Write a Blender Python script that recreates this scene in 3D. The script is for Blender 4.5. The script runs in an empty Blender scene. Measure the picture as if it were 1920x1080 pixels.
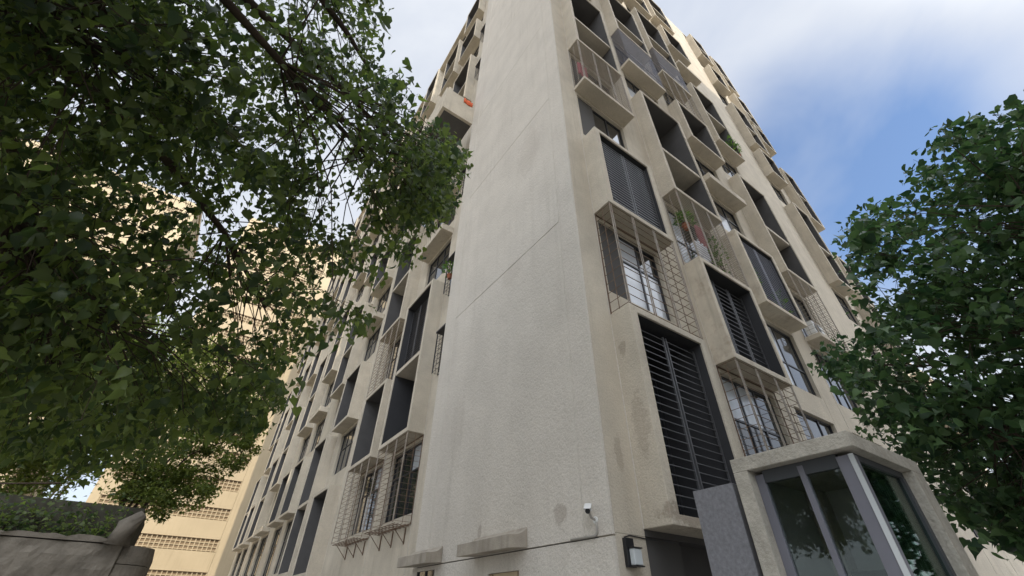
import bpy, math, random
import numpy as np
from mathutils import Vector, Matrix
random.seed(7); RNG = np.random.default_rng(7)
scene = bpy.context.scene
COL = scene.collection
R_ = math.radians
# ------------------------------------------------------------------ camera
CAM = Vector((-4.572, -4.334, 1.6))
cd = bpy.data.cameras.new('camera'); cam = bpy.data.objects.new('camera', cd); COL.objects.link(cam)
az, pit, rol = R_(55.735), R_(38.339), R_(-0.986)
fw = Vector((math.cos(pit)*math.cos(az), math.cos(pit)*math.sin(az), math.sin(pit)))
rt = Vector((math.sin(az), -math.cos(az), 0)); dn = fw.cross(rt)
r2 = rt*math.cos(rol)+dn*math.sin(rol); d2 = -rt*math.sin(rol)+dn*math.cos(rol)
m = Matrix((r2, -d2, -fw)).transposed().to_4x4(); m.translation = CAM
cam.matrix_world = m
cd.sensor_width = 36; cd.lens = 36*789.0/1920; cd.clip_start = 0.05; cd.clip_end = 3000
scene.camera = cam
# ------------------------------------------------------------------ sky, sun, exposure
SUN = Vector((-0.01, -0.75, 0.66)).normalized()
w = bpy.data.worlds.new('World'); scene.world = w; w.use_nodes = True
nt = w.node_tree; nt.nodes.clear(); N = nt.nodes.new; LK = nt.links.new
sky = N('ShaderNodeTexSky'); sky.sky_type = 'NISHITA'; sky.sun_disc = False
sky.sun_elevation = math.asin(SUN.z); sky.sun_rotation = math.atan2(SUN.x, SUN.y)
sky.air_density = 1.0; sky.dust_density = 0.3; sky.ozone_density = 3.0
bg = N('ShaderNodeBackground'); bg.inputs['Strength'].default_value = 0.15
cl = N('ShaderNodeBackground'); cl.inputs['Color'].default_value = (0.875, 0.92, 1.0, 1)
tc = N('ShaderNodeTexCoord')
mp = N('ShaderNodeMapping'); mp.inputs['Scale'].default_value = (1.1, 1.1, 1.7); mp.inputs['Location'].default_value = (0.35, 0.2, 0.1)
n1 = N('ShaderNodeTexNoise'); n1.inputs['Scale'].default_value = 1.9; n1.inputs['Detail'].default_value = 5; n1.inputs['Roughness'].default_value = 0.58; n1.inputs['Distortion'].default_value = 0.4
rp = N('ShaderNodeValToRGB'); rp.color_ramp.elements[0].position = 0.20; rp.color_ramp.elements[1].position = 0.86; rp.color_ramp.elements[0].color = (0.03, 0.03, 0.03, 1)
# the one clear opening in the cloud cover
dt = N('ShaderNodeVectorMath'); dt.operation = 'DOT_PRODUCT'
_d = (fw*789 + r2*620 + d2*(-200)).normalized(); dt.inputs[1].default_value = _d
mr = N('ShaderNodeMapRange'); mr.inputs['From Min'].default_value = 0.952; mr.inputs['From Max'].default_value = 1.0; mr.inputs['To Min'].default_value = 0.42; mr.inputs['To Max'].default_value = -0.2; mr.interpolation_type = 'SMOOTHSTEP'
ad = N('ShaderNodeMath'); ad.operation = 'MULTIPLY_ADD'; ad.inputs[1].default_value = 0.75
# thin-cloud glow towards the sun, boosted out of view to fill the shaded facades
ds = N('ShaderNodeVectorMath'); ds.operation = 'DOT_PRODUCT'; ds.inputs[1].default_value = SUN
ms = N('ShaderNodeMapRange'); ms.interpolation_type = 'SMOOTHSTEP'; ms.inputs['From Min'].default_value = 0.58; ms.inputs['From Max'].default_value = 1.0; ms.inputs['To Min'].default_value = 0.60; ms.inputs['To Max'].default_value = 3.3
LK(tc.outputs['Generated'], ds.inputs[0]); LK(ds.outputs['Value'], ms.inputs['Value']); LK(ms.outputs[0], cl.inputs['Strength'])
mx = N('ShaderNodeMixShader'); ow = N('ShaderNodeOutputWorld')
LK(tc.outputs['Generated'], mp.inputs['Vector']); LK(mp.outputs[0], n1.inputs['Vector'])
LK(tc.outputs['Generated'], dt.inputs[0]); LK(dt.outputs['Value'], mr.inputs['Value'])
LK(n1.outputs['Fac'], ad.inputs[0]); LK(mr.outputs[0], ad.inputs[2]); LK(ad.outputs[0], rp.inputs[0])
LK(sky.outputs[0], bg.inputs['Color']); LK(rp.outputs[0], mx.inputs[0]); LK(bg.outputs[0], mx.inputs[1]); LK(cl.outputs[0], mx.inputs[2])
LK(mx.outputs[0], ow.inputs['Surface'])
sl = bpy.data.lights.new('sun', 'SUN'); sl.energy = 2.0; sl.angle = R_(0.8); sl.color = (1.0, 0.89, 0.72)
so = bpy.data.objects.new('sun', sl); COL.objects.link(so); so.rotation_euler = SUN.to_track_quat('Z', 'Y').to_euler(); so.location = (0, -40, 60)
scene.view_settings.view_transform = 'Standard'; scene.view_settings.look = 'None'
scene.view_settings.exposure = 0.66; scene.view_settings.gamma = 1.0; scene.view_settings.use_curve_mapping = False
scene.render.engine = 'CYCLES'
scene.cycles.max_bounces = 5; scene.cycles.diffuse_bounces = 3; scene.cycles.glossy_bounces = 2; scene.cycles.transmission_bounces = 3; scene.cycles.transparent_max_bounces = 10

# ------------------------------------------------------------------ materials
MATS = {}
def mat(name, col, rough=0.8, spec=0.3, metal=0.0, var=0.0, vscale=2.0, streak=0.0, bump=0.0, bscale=60.0, bump2=0.0, b2scale=8.0, stains=(), coat=0.0, rust=0.0, grain=0.0):
    if name in MATS: return MATS[name]
    M = bpy.data.materials.new(name); M.use_nodes = True; t = M.node_tree; n = t.nodes.new; l = t.links.new
    p = t.nodes['Principled BSDF']; p.inputs['Roughness'].default_value = rough; p.inputs['Metallic'].default_value = metal
    p.inputs['Specular IOR Level'].default_value = spec; p.inputs['Base Color'].default_value = (*col, 1)
    if coat: p.inputs['Coat Weight'].default_value = coat; p.inputs['Coat Roughness'].default_value = 0.03
    tcn = n('ShaderNodeTexCoord'); C0 = tcn.outputs['Object']; cur = None
    def noise(scale, detail, vec=C0, rough_=0.6):
        a = n('ShaderNodeTexNoise'); a.inputs['Scale'].default_value = scale; a.inputs['Detail'].default_value = detail; a.inputs['Roughness'].default_value = rough_; l(vec, a.inputs['Vector']); return a.outputs['Fac']
    def maprange(src, a, b, c, d):
        q = n('ShaderNodeMapRange'); q.inputs['From Min'].default_value = a; q.inputs['From Max'].default_value = b; q.inputs['To Min'].default_value = c; q.inputs['To Max'].default_value = d; l(src, q.inputs['Value']); return q.outputs[0]
    def mul(a, b, ia):
        q = n('ShaderNodeMath'); q.operation = 'MULTIPLY'; l(a, q.inputs[0])
        if isinstance(b, float): q.inputs[1].default_value = b
        else: l(b, q.inputs[1])
        return q.outputs[0]
    def mixcol(fac, a, colb):
        q = n('ShaderNodeMix'); q.data_type = 'RGBA'; l(fac, q.inputs['Factor'])
        if a is None: q.inputs[6].default_value = (*col, 1)
        else: l(a, q.inputs[6])
        q.inputs[7].default_value = (*colb, 1); return q.outputs[2]
    if var:
        f = maprange(noise(vscale, 6), 0.3, 0.7, 0.0, 1.0)
        cur = mixcol(f, cur, tuple(c*(1-var) for c in col))
    if grain:
        f = maprange(noise(34.0, 3), 0.35, 0.65, 0.0, 1.0)
        cur = mixcol(mul(f, grain, 0), cur, tuple(c*0.25 for c in col))
    if streak:
        ms = n('ShaderNodeMapping'); ms.inputs['Scale'].default_value = (5.0, 5.0, 0.22); l(C0, ms.inputs['Vector'])
        f = maprange(noise(1.0, 7, ms.outputs[0], 0.65), 0.50, 0.78, 0.0, streak)
        g = maprange(noise(0.35, 3), 0.42, 0.62, 0.15, 1.0)
        cur = mixcol(mul(f, g, 0), cur, (col[0]*0.34, col[1]*0.31, col[2]*0.27))
    if rust:
        f = maprange(noise(3.5, 8, C0, 0.7), 0.50, 0.68, 0.0, rust)
        cur = mixcol(f, cur, (0.17, 0.075, 0.03))
    for (sx, sy, sz, rx, rz, amt) in stains:
        dv = n('ShaderNodeVectorMath'); dv.operation = 'SUBTRACT'; l(C0, dv.inputs[0]); dv.inputs[1].default_value = (sx, sy, sz)
        dm = n('ShaderNodeVectorMath'); dm.operation = 'MULTIPLY'; l(dv.outputs[0], dm.inputs[0]); dm.inputs[1].default_value = (1/rx, 1/rx, 1/rz)
        ln = n('ShaderNodeVectorMath'); ln.operation = 'LENGTH'; l(dm.outputs[0], ln.inputs[0])
        nz = maprange(noise(7.0, 6, C0, 0.7), 0.3, 0.7, -0.45, 0.45)
        sm = n('ShaderNodeMath'); sm.operation = 'ADD'; l(ln.outputs['Value'], sm.inputs[0]); l(nz, sm.inputs[1])
        cur = mixcol(maprange(sm.outputs[0], 0.75, 1.05, amt, 0.0), cur, (0.14, 0.085, 0.05))
    if cur is not None: l(cur, p.inputs['Base Color'])
    if bump or bump2:
        b = None
        for s, sc, dist in ((bump2, b2scale, 0.03), (bump, bscale, 0.012)):
            if not s: continue
            q = n('ShaderNodeBump'); q.inputs['Strength'].default_value = s; q.inputs['Distance'].default_value = dist
            l(noise(sc, 5), q.inputs['Height'])
            if b: l(b, q.inputs['Normal'])
            b = q.outputs[0]
        l(b, p.inputs['Normal'])
    MATS[name] = M; return M
BEIGE = (0.66, 0.59, 0.475)
plaster = mat('beige_plaster', BEIGE, 0.9, 0.2, var=0.22, vscale=1.1, streak=0.5, bump=0.9, bscale=32, bump2=0.35, b2scale=9, grain=0.16,
    stains=((0.62, -0.26, 4.0, 0.16, 0.5, 0.22), (0.33, 0.0, 3.55, 0.09, 0.3, 0.24), (0.62, -0.15, 5.35, 0.09, 0.16, 0.3), (1.0, -0.48, 2.75, 0.45, 0.16, 0.4)))
lip = mat('rusted_plaster', BEIGE, 0.9, 0.2, var=0.2, vscale=2, streak=0.5, bump=0.5, rust=0.32)
blankm = mat('grey_textured_plaster', (0.71, 0.66, 0.58), 0.92, 0.2, var=0.13, vscale=0.9, streak=0.27, bump=1.0, bscale=26, bump2=0.6, b2scale=11, grain=0.19,
    stains=((0, 1.0, 2.85, 0.16, 0.16, 0.3), (0, 3.3, 2.9, 0.07, 0.12, 0.3), (0, 2.4, 8.5, 0.5, 0.35, 0.1), (0, 4.6, 5.2, 0.35, 0.8, 0.08), (0, 1.6, 12.9, 0.6, 1.1, 0.1)))
stainm = mat('streaked_concrete', (0.46, 0.41, 0.34), 0.95, 0.2, var=0.3, vscale=3, streak=0.9, bump=0.6)
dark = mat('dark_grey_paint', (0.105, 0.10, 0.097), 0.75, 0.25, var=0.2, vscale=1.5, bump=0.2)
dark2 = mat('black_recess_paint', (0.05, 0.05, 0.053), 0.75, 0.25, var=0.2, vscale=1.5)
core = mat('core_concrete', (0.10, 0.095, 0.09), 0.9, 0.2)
alum = mat('dark_window_aluminium', (0.05, 0.05, 0.055), 0.4, 0.5, 0.3, var=0.2)
greyal = mat('grey_aluminium', (0.20, 0.20, 0.23), 0.42, 0.5, 0.25, var=0.15)
slatm = mat('dark_steel_slat', (0.15, 0.15, 0.155), 0.5, 0.4, 0.4, var=0.3)
rodm = mat('rusty_rod', (0.24, 0.17, 0.12), 0.8, 0.3, 0.1, var=0.45, vscale=6, rust=0.5)
rodl = mat('pale_painted_rod', (0.42, 0.37, 0.31), 0.7, 0.3, var=0.4, vscale=5, rust=0.45)
glass = mat('window_glass', (0.022, 0.026, 0.03), 0.06, 0.6, coat=0.4)
blind = mat('glass_over_blind', (0.55, 0.58, 0.62), 0.25, 0.5, var=0.12, vscale=4, coat=0.8)
bark = mat('bark', (0.075, 0.055, 0.04), 0.95, 0.2, var=0.4, vscale=6, bump=0.8, bscale=25)
granite = mat('grey_granite', (0.23, 0.23, 0.245), 0.6, 0.4, var=0.35, vscale=26, bump=0.15)
tan = mat('tan_render', (0.53, 0.43, 0.285), 0.9, 0.2, var=0.12, vscale=0.3, streak=0.3)
tand = mat('brown_screen', (0.30, 0.225, 0.145), 0.9, 0.2, var=0.2, vscale=1)
white = mat('white_plastic', (0.75, 0.75, 0.73), 0.4, 0.5, var=0.06)
black = mat('black_plastic', (0.015, 0.015, 0.017), 0.4, 0.5)
pipem = mat('grey_conduit', (0.40, 0.38, 0.34), 0.55, 0.4, var=0.2, vscale=12)
orange = mat('orange_cloth', (0.75, 0.16, 0.07), 0.9, 0.1, var=0.3, vscale=9)
terra = mat('terracotta', (0.35, 0.13, 0.07), 0.85, 0.2, var=0.2)
cloth = mat('white_cloth', (0.72, 0.73, 0.76), 0.9, 0.1, var=0.15, vscale=5)
pinkc = mat('pink_cloth', (0.45, 0.16, 0.18), 0.9, 0.1, var=0.3, vscale=7)
oldwall = mat('weathered_grey_render', (0.20, 0.175, 0.14), 0.95, 0.2, var=0.45, vscale=2.2, streak=0.7, bump=0.9, bscale=20, bump2=0.6, b2scale=4)
pave = mat('paving', (0.42, 0.40, 0.37), 0.9, 0.2, var=0.25, vscale=1.5, bump=0.3)
grd = mat('earth', (0.34, 0.31, 0.26), 0.95, 0.1, var=0.3, vscale=0.4)
frost = mat('frosted_lamp', (0.55, 0.58, 0.58), 0.35, 0.5)

def glassy(name, tint, amt):
    M = bpy.data.materials.new(name); M.use_nodes = True; t = M.node_tree; t.nodes.clear(); n = t.nodes.new; l = t.links.new
    o = n('ShaderNodeOutputMaterial'); g = n('ShaderNodeBsdfGlossy'); g.inputs['Roughness'].default_value = 0.02; g.inputs['Color'].default_value = (0.9, 0.95, 0.92, 1)
    tr = n('ShaderNodeBsdfTransparent'); tr.inputs['Color'].default_value = (*tint, 1)
    fr = n('ShaderNodeFresnel'); fr.inputs['IOR'].default_value = 1.5
    mm = n('ShaderNodeMath'); mm.operation = 'MULTIPLY_ADD'; mm.inputs[1].default_value = amt; mm.inputs[2].default_value = 0.02; mm.use_clamp = True
    x = n('ShaderNodeMixShader'); l(fr.outputs[0], mm.inputs[0]); l(mm.outputs[0], x.inputs[0]); l(tr.outputs[0], x.inputs[1]); l(g.outputs[0], x.inputs[2]); l(x.outputs[0], o.inputs['Surface']); return M
bglass = glassy('booth_glass', (0.85, 0.88, 0.87), 0.55)
bglass2 = glassy('booth_green_glass', (0.62, 0.74, 0.68), 0.6)
def netmat():
    M = bpy.data.materials.new('bird_net'); M.use_nodes = True; t = M.node_tree; n = t.nodes.new; l = t.links.new
    p = t.nodes['Principled BSDF']; p.inputs['Base Color'].default_value = (0.17, 0.17, 0.20, 1); p.inputs['Roughness'].default_value = 0.9
    tr = n('ShaderNodeBsdfTransparent'); x = n('ShaderNodeMixShader'); x.inputs[0].default_value = 0.5
    l(tr.outputs[0], x.inputs[1]); l(p.outputs[0], x.inputs[2]); l(x.outputs[0], t.nodes['Material Output'].inputs['Surface']); return M
net = netmat()
def leafmat(name, c1, c2, trans):
    M = bpy.data.materials.new(name); M.use_nodes = True; t = M.node_tree; n = t.nodes.new; l = t.links.new
    p = t.nodes['Principled BSDF']; p.inputs['Roughness'].default_value = 0.42; p.inputs['Specular IOR Level'].default_value = 0.35
    at = n('ShaderNodeAttribute'); at.attribute_name = 'tone'
    oi = n('ShaderNodeObjectInfo'); s = n('ShaderNodeMath'); s.operation = 'ADD'; l(at.outputs['Fac'], s.inputs[0]); l(oi.outputs['Random'], s.inputs[1])
    fr = n('ShaderNodeMath'); fr.operation = 'FRACT'; l(s.outputs[0], fr.inputs[0])
    q = n('ShaderNodeMix'); q.data_type = 'RGBA'; q.inputs[6].default_value = (*c1, 1); q.inputs[7].default_value = (*c2, 1); l(fr.outputs[0], q.inputs['Factor'])
    l(q.outputs[2], p.inputs['Base Color'])
    tl = n('ShaderNodeBsdfTranslucent'); hs = n('ShaderNodeHueSaturation'); hs.inputs['Value'].default_value = 2.3; hs.inputs['Saturation'].default_value = 1.15; l(q.outputs[2], hs.inputs['Color']); l(hs.outputs[0], tl.inputs['Color'])
    x = n('ShaderNodeMixShader'); x.inputs[0].default_value = trans; l(p.outputs[0], x.inputs[1]); l(tl.outputs[0], x.inputs[2]); l(x.outputs[0], t.nodes['Material Output'].inputs['Surface']); return M
leafA = leafmat('leaf_dark_green', (0.028, 0.048, 0.02), (0.115, 0.15, 0.042), 0.5)
leafB = leafmat('leaf_glossy_green', (0.02, 0.048, 0.022), (0.095, 0.16, 0.06), 0.28)
leafC = leafmat('leaf_olive', (0.06, 0.09, 0.025), (0.16, 0.19, 0.05), 0.45)
leafP = leafmat('leaf_plant', (0.05, 0.12, 0.03), (0.14, 0.22, 0.05), 0.3)

# ------------------------------------------------------------------ mesh helpers
class MB:
    """collects vertices and faces; T maps (u, w, z) facade coordinates to the world"""
    def __init__(s, T=None, flip=False): s.v = []; s.f = []; s.T = T; s.flip = flip
    def add(s, vs, fs):
        o = len(s.v)
        s.v += [s.T(*p) for p in vs] if s.T else [tuple(p) for p in vs]
        s.f += [tuple(o+i for i in (reversed(f) if s.flip else f)) for f in fs]
        return s
    def box(s, a0, a1, b0, b1, c0, c1):
        a0, a1 = sorted((a0, a1)); b0, b1 = sorted((b0, b1)); c0, c1 = sorted((c0, c1))
        return s.add([(a0,b0,c0),(a1,b0,c0),(a1,b1,c0),(a0,b1,c0),(a0,b0,c1),(a1,b0,c1),(a1,b1,c1),(a0,b1,c1)],
              [(0,3,2,1),(4,5,6,7),(0,1,5,4),(1,2,6,5),(2,3,7,6),(3,0,4,7)])
    def ring(s, u0, u1, z0, z1, tl, tr_, tb, tt, w0, w1):
        """rectangular tube, open towards w1 (front)"""
        o = [(u0,z0),(u1,z0),(u1,z1),(u0,z1)]; i = [(u0+tl,z0+tb),(u1-tr_,z0+tb),(u1-tr_,z1-tt),(u0+tl,z1-tt)]
        vs = [(a,w1,b) for a,b in o]+[(a,w1,b) for a,b in i]+[(a,w0,b) for a,b in o]+[(a,w0,b) for a,b in i]
        fs = []
        for k in range(4):
            j = (k+1) % 4
            fs += [(k, 4+k, 4+j, j), (k, j, 8+j, 8+k), (4+k, 12+k, 12+j, 4+j), (8+k, 8+j, 12+j, 12+k)]
        return s.add(vs, fs)
    def tube(s, pts, r, n=6):
        pts = [Vector(p) for p in pts]; rs = r if isinstance(r, (list, tuple)) else [r]*len(pts)
        rings = []; up = Vector((0.13, 0.21, 0.97))
        for k, p in enumerate(pts):
            d = (pts[min(k+1, len(pts)-1)]-pts[max(k-1, 0)]).normalized()
            a = d.cross(up)
            if a.length < 0.15: a = d.cross(Vector((1, 0, 0)))
            a.normalize(); b = d.cross(a)
            rings.append([p+(a*math.cos(6.28318*i/n)+b*math.sin(6.28318*i/n))*rs[k] for i in range(n)])
        vs = [q for rg in rings for q in rg]; fs = []
        for k in range(len(pts)-1):
            for i in range(n):
                j = (i+1) % n; fs.append((k*n+i, k*n+j, (k+1)*n+j, (k+1)*n+i))
        fs += [tuple(reversed(range(n))), tuple((len(pts)-1)*n+i for i in range(n))]
        return s.add(vs, fs)
    def mesh(s, name, m_):
        me = bpy.data.meshes.new(name); me.from_pydata([tuple(p) for p in s.v], [], s.f); me.materials.append(m_); return me
    def build(s, name, m_, parent=None, smooth=False, bevel=0.0):
        me = s.mesh(name, m_)
        if smooth:
            for p in me.polygons: p.use_smooth = True
        return link(name, me, parent, bevel=bevel)
def link(name, me, parent=None, loc=(0, 0, 0), bevel=0.0):
    o = bpy.data.objects.new(name, me); COL.objects.link(o); L = Vector(loc)
    if parent is not None:
        o.parent = parent
        if parent.parent is None and parent.type == 'EMPTY': L = L-parent.location
    o.location = L
    if bevel:
        b = o.modifiers.new('bevel', 'BEVEL'); b.width = bevel; b.segments = 2; b.limit_method = 'ANGLE'; b.angle_limit = R_(40)
    return o
def tag(o, label, cat, group=None):
    o['label'] = label; o['category'] = cat
    if group: o['group'] = group
    return o
def thing(name, loc, label, cat, group=None):
    o = bpy.data.objects.new(name, None); COL.objects.link(o); o.location = loc; o.empty_display_size = 0.3
    return tag(o, label, cat, group)
def struct(o, kind='structure'): o['kind'] = kind; return o

# ------------------------------------------------------------------ ground
struct(MB().add([(-900,-900,-0.02),(900,-900,-0.02),(900,900,-0.02),(-900,900,-0.02)], [(0,1,2,3)]).build('ground', grd))
struct(MB().add([(-14,-17,0.0),(30,-17,0.0),(30,-0.0,0.0),(0,-0.0,0.0),(0,47,0.0),(-14,47,0.0)], [(0,1,2,3,4,5)]).build('pavement', pave))

# ------------------------------------------------------------------ the main apartment building
BLD = thing('apartment_building', (0, 0, 0), 'tall beige concrete apartment tower with staggered projecting balcony boxes and blank grey end wall', 'building')
ROOF = 44.7
TR = lambda u, w, z: (u, -w, z)
TL = lambda u, w, z: (0.55-w, u, z)
class Face:
    def __init__(s, T, flip, p): s.T = T; s.flip = flip; s.p = p
    def mb(s): return MB(s.T, s.flip)
FR = Face(TR, True, 0.48); FL = Face(TL, False, 0.55)
WT = 0.30      # wall thickness
def sub(F, name, m_, parent, bevel=0.0): return lambda b: b.build(name, m_, parent, bevel=bevel)
def window(F, parent, u0, u1, z0, z1, w, panes=3, trans=0.62, lights=None, mt=alum):
    """frame plus one pane per light; parent is a part, so frame and panes are sub-parts"""
    t = 0.05; fb = F.mb(); fb.ring(u0, u1, z0, z1, t, t, t, t, w-0.06, w)
    zt = z0+(z1-z0)*trans if trans else None
    us = [u0+t+(u1-u0-2*t)*k/panes for k in range(panes+1)]
    for k in range(1, panes): fb.box(us[k]-0.022, us[k]+0.022, w-0.055, w-0.004, z0+t+.001, z1-t-.001)
    spans = [(z0+t, z1-t)]
    if zt:
        for k in range(panes): fb.box(us[k]+(0.023 if k else 0.001), us[k+1]-(0.023 if k < panes-1 else 0.001), w-0.05, w-0.008, zt-0.022, zt+0.022)
        spans = [(z0+t, zt-0.022), (zt+0.022, z1-t)]
    fb.build('window_frame', mt, parent)
    for k in range(panes):
        for si, (a, b) in enumerate(spans):
            mm = glass
            if lights and (k, si) in lights: mm = blind
            F.mb().box(us[k]+0.01, us[k+1]-0.01, w-0.04, w-0.03, a+0.003, b-0.003).build('pane', mm, parent)
def grille(F, parent, u0, u1, z0, z1, w, pitch, m_, panes=2, th=0.012):
    """horizontal slats, each its own piece, between flat uprights"""
    us = [u0+(u1-u0)*k/panes for k in range(panes+1)]
    for k in range(panes+1):
        for dx in ((-0.05, 0.03) if 0 < k < panes else ((0.0,) if k == 0 else (-0.03,))):
            F.mb().box(us[k]+dx, us[k]+dx+0.028, w-0.02, w+0.012, z0, z1).build('upright', m_, parent)
    n = max(2, int((z1-z0)/pitch))
    for k in range(panes):
        a = us[k]+(0.06 if k else 0.029); b = us[k+1]-(0.051 if k < panes-1 else 0.031)
        me = F.mb().box(a, b, w-0.012, w+0.006, -th, th).mesh('slat', m_)
        for i in range(n):
            link('slat', me, parent, (0, 0, z0+(i+0.5)*(z1-z0)/n))
def rects(F, name, m_, parent, u0, u1, z0, z1, w0, w1, **k): return F.mb().box(u0, u1, w0, w1, z0, z1).build(name, m_, parent, **k)
def box(F, u0, u1, z0, z1, mids=(), slats=None, p=None, t=0.13, deep=0.78, panes=2, rust=False, lights=None, plain=False):
    p = p if p else F.p
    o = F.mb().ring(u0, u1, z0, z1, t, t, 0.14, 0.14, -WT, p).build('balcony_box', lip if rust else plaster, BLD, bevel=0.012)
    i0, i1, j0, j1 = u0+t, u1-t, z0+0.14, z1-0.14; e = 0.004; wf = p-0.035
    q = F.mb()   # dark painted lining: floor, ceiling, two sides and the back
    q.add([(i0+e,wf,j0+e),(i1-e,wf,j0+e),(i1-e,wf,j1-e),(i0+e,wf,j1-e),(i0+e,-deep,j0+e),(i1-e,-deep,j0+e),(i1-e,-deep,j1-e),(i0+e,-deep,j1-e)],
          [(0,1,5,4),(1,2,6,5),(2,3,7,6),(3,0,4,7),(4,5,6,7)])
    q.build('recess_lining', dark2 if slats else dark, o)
    zz = [j0]+[z for z in mids]+[j1]
    for z in mids: rects(F, 'mid_slab', plaster, o, i0+0.006, i1-0.006, z-0.09, z+0.06, -deep+0.01, p-0.05)
    if not plain:
        for a, b in zip(zz[:-1], zz[1:]):
            window(F, o, i0+0.12, i1-0.12, a+0.12, b-0.35, -deep+0.12, panes, 0.4, lights or ({(random.randrange(panes), random.randrange(2)), (random.randrange(panes), 0)} if random.random() < 0.45 else None))
    if slats:
        for a, b in zip(zz[:-1], zz[1:]):
            if slats.get('only') == 'top' and a == zz[0]: continue
            grille(F, o, i0+0.02, i1-0.02, a+0.1, b-0.1, p-slats['back'], slats['pitch'], slats.get('m', slatm), slats.get('panes', 2), slats.get('th', 0.012))
    return o
def bay(F, u0, u1, z0, z1, sill=0.75, head=0.12, panes=3, trans=0.62, lights=None, slab=0, m_=plaster, p=None):
    """plain wall bay with a window; slab > 0 adds a projecting canopy slab at its foot"""
    p = p or F.p
    q = F.mb(); zs, zh = z0+sill, z1-head
    q.ring(u0, u1, z0, z1, 0.10, 0.10, sill, head, -WT, -0.004)
    o = q.build('bay_wall', m_, BLD)
    window(F, o, u0+0.102, u1-0.102, zs+0.002, zh-0.002, -0.10, panes, trans, lights)
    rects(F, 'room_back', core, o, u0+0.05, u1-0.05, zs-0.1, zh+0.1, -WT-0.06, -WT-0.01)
    if slab:
        rects(F, 'canopy_slab', plaster, BLD, u0-0.02, u1+0.02, z0-0.0, z0+slab, 0.0, p, bevel=0.012)
    return o
def cage(F, u0, u1, z0, z1, depth=None, pitch=0.13, m_=rodm, rails=(0.33, 0.66), floor=False, mid=rodl, r=0.0042):
    d = depth or F.p
    o = F.mb().ring(u0-0.012, u1+0.012, z0, z1, 0.024, 0.024, 0.024, 0.024, 0.004, 0.02).build('window_cage', m_, BLD)
    prs = [(u0, d), (u1, d)]
    for k in rails: prs.append((u0+(u1-u0)*k, d))
    for u, w_ in prs:
        for dx in (0.0, 0.055):
            x = u+(dx if u < (u0+u1)/2 or u not in (u1,) else -dx)
            F.mb().box(x-0.008, x+0.008, w_-0.008, w_+0.008, z0, z1).build('upright', mid, o)
    for w_ in (d*0.5,):
        for u in (u0, u1): F.mb().box(u-0.006, u+0.006, w_-0.006, w_+0.006, z0, z1).build('upright', m_, o)
    b = F.mb(); rr = r
    b.box(u0-rr, u0+rr, 0.0, d-0.012, -rr, rr); b.box(u1-rr, u1+rr, 0.0, d-0.012, -rr, rr); b.box(u0-rr, u1+rr, d-0.011, d+0.002, -rr, rr)
    me = b.mesh('bar', m_); n = int((z1-z0)/pitch)
    for i in range(n): link('bar', me, o, (0, 0, z0+0.04+i*(z1-z0-0.06)/max(1, n-1)))
    if floor:
        n = 9
        g = F.mb().box(u0, u1, -0.007, 0.007, z0-0.012, z0+0.002).mesh('floor_bar', m_)
        for i in range(5):
            q = F.mb().box(u0, u1, d*(i+0.5)/5-0.007, d*(i+0.5)/5+0.007, z0-0.026, z0-0.012).build('floor_bar', m_, o)
        for i in range(n):
            uu = u0+(u1-u0)*(i+0.5)/n
            F.mb().box(uu-0.007, uu+0.007, 0.0, d, z0-0.041, z0-0.027).build('floor_bar', m_, o)
        for uu in (u0+0.3, (u0+u1)/2, u1-0.3):
            T = F.T
            MB().tube([T(uu, d*0.75, z0-0.05), T(uu, 0.02, z0-0.42)], 0.012, 4).build('bracket', m_, o)
            F.mb().box(uu-0.014, uu+0.014, 0.002, 0.03, z0-0.45, z0-0.045).build('bracket', m_, o)
    return o
def balcony(F, u0, u1, z0, z1, slab=0.16, caged=True, netted=False, lights=None, pitch=0.11, m_=rodl, p=None, noslab=False, panes=3):
    """open balcony: floor slab, rods and a window wall set back"""
    p = p or F.p
    if not noslab: rects(F, 'balcony_slab', plaster, BLD, u0, u1, z0, z0+slab, 0.0, p, bevel=0.01)
    z0s = z0 if noslab else z0+slab
    o = F.mb().ring(u0, u1, z0, z1, 0.10, 0.10, 0.2, 0.2, -WT, -0.004).build('bay_wall', plaster, BLD)
    window(F, o, u0+0.102, u1-0.102, z0+0.202, z1-0.202, -0.12, panes, 0.45, lights)
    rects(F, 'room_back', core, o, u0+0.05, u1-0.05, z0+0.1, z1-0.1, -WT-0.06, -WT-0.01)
    if caged: cage(F, u0+0.03, u1-0.03, z0s+0.005, z1-0.01, p-0.03, pitch, m_)
    if netted:
        nb = F.mb(); a, b_ = u0+0.02, u1-0.02; wn = p-0.02
        nb.add([(a,0,z0s),(a,wn,z0s),(b_,wn,z0s),(b_,0,z0s),(a,0,z1),(a,wn,z1),(b_,wn,z1),(b_,0,z1)], [(0,1,5,4),(1,2,6,5),(2,3,7,6)])
        nb.build('bird_net', net, BLD)
        rects(F, 'rail', rodl, BLD, u0+0.04, u1-0.04, z0s+0.95, z0s+1.0, p-0.10, p-0.06)
    return o

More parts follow.
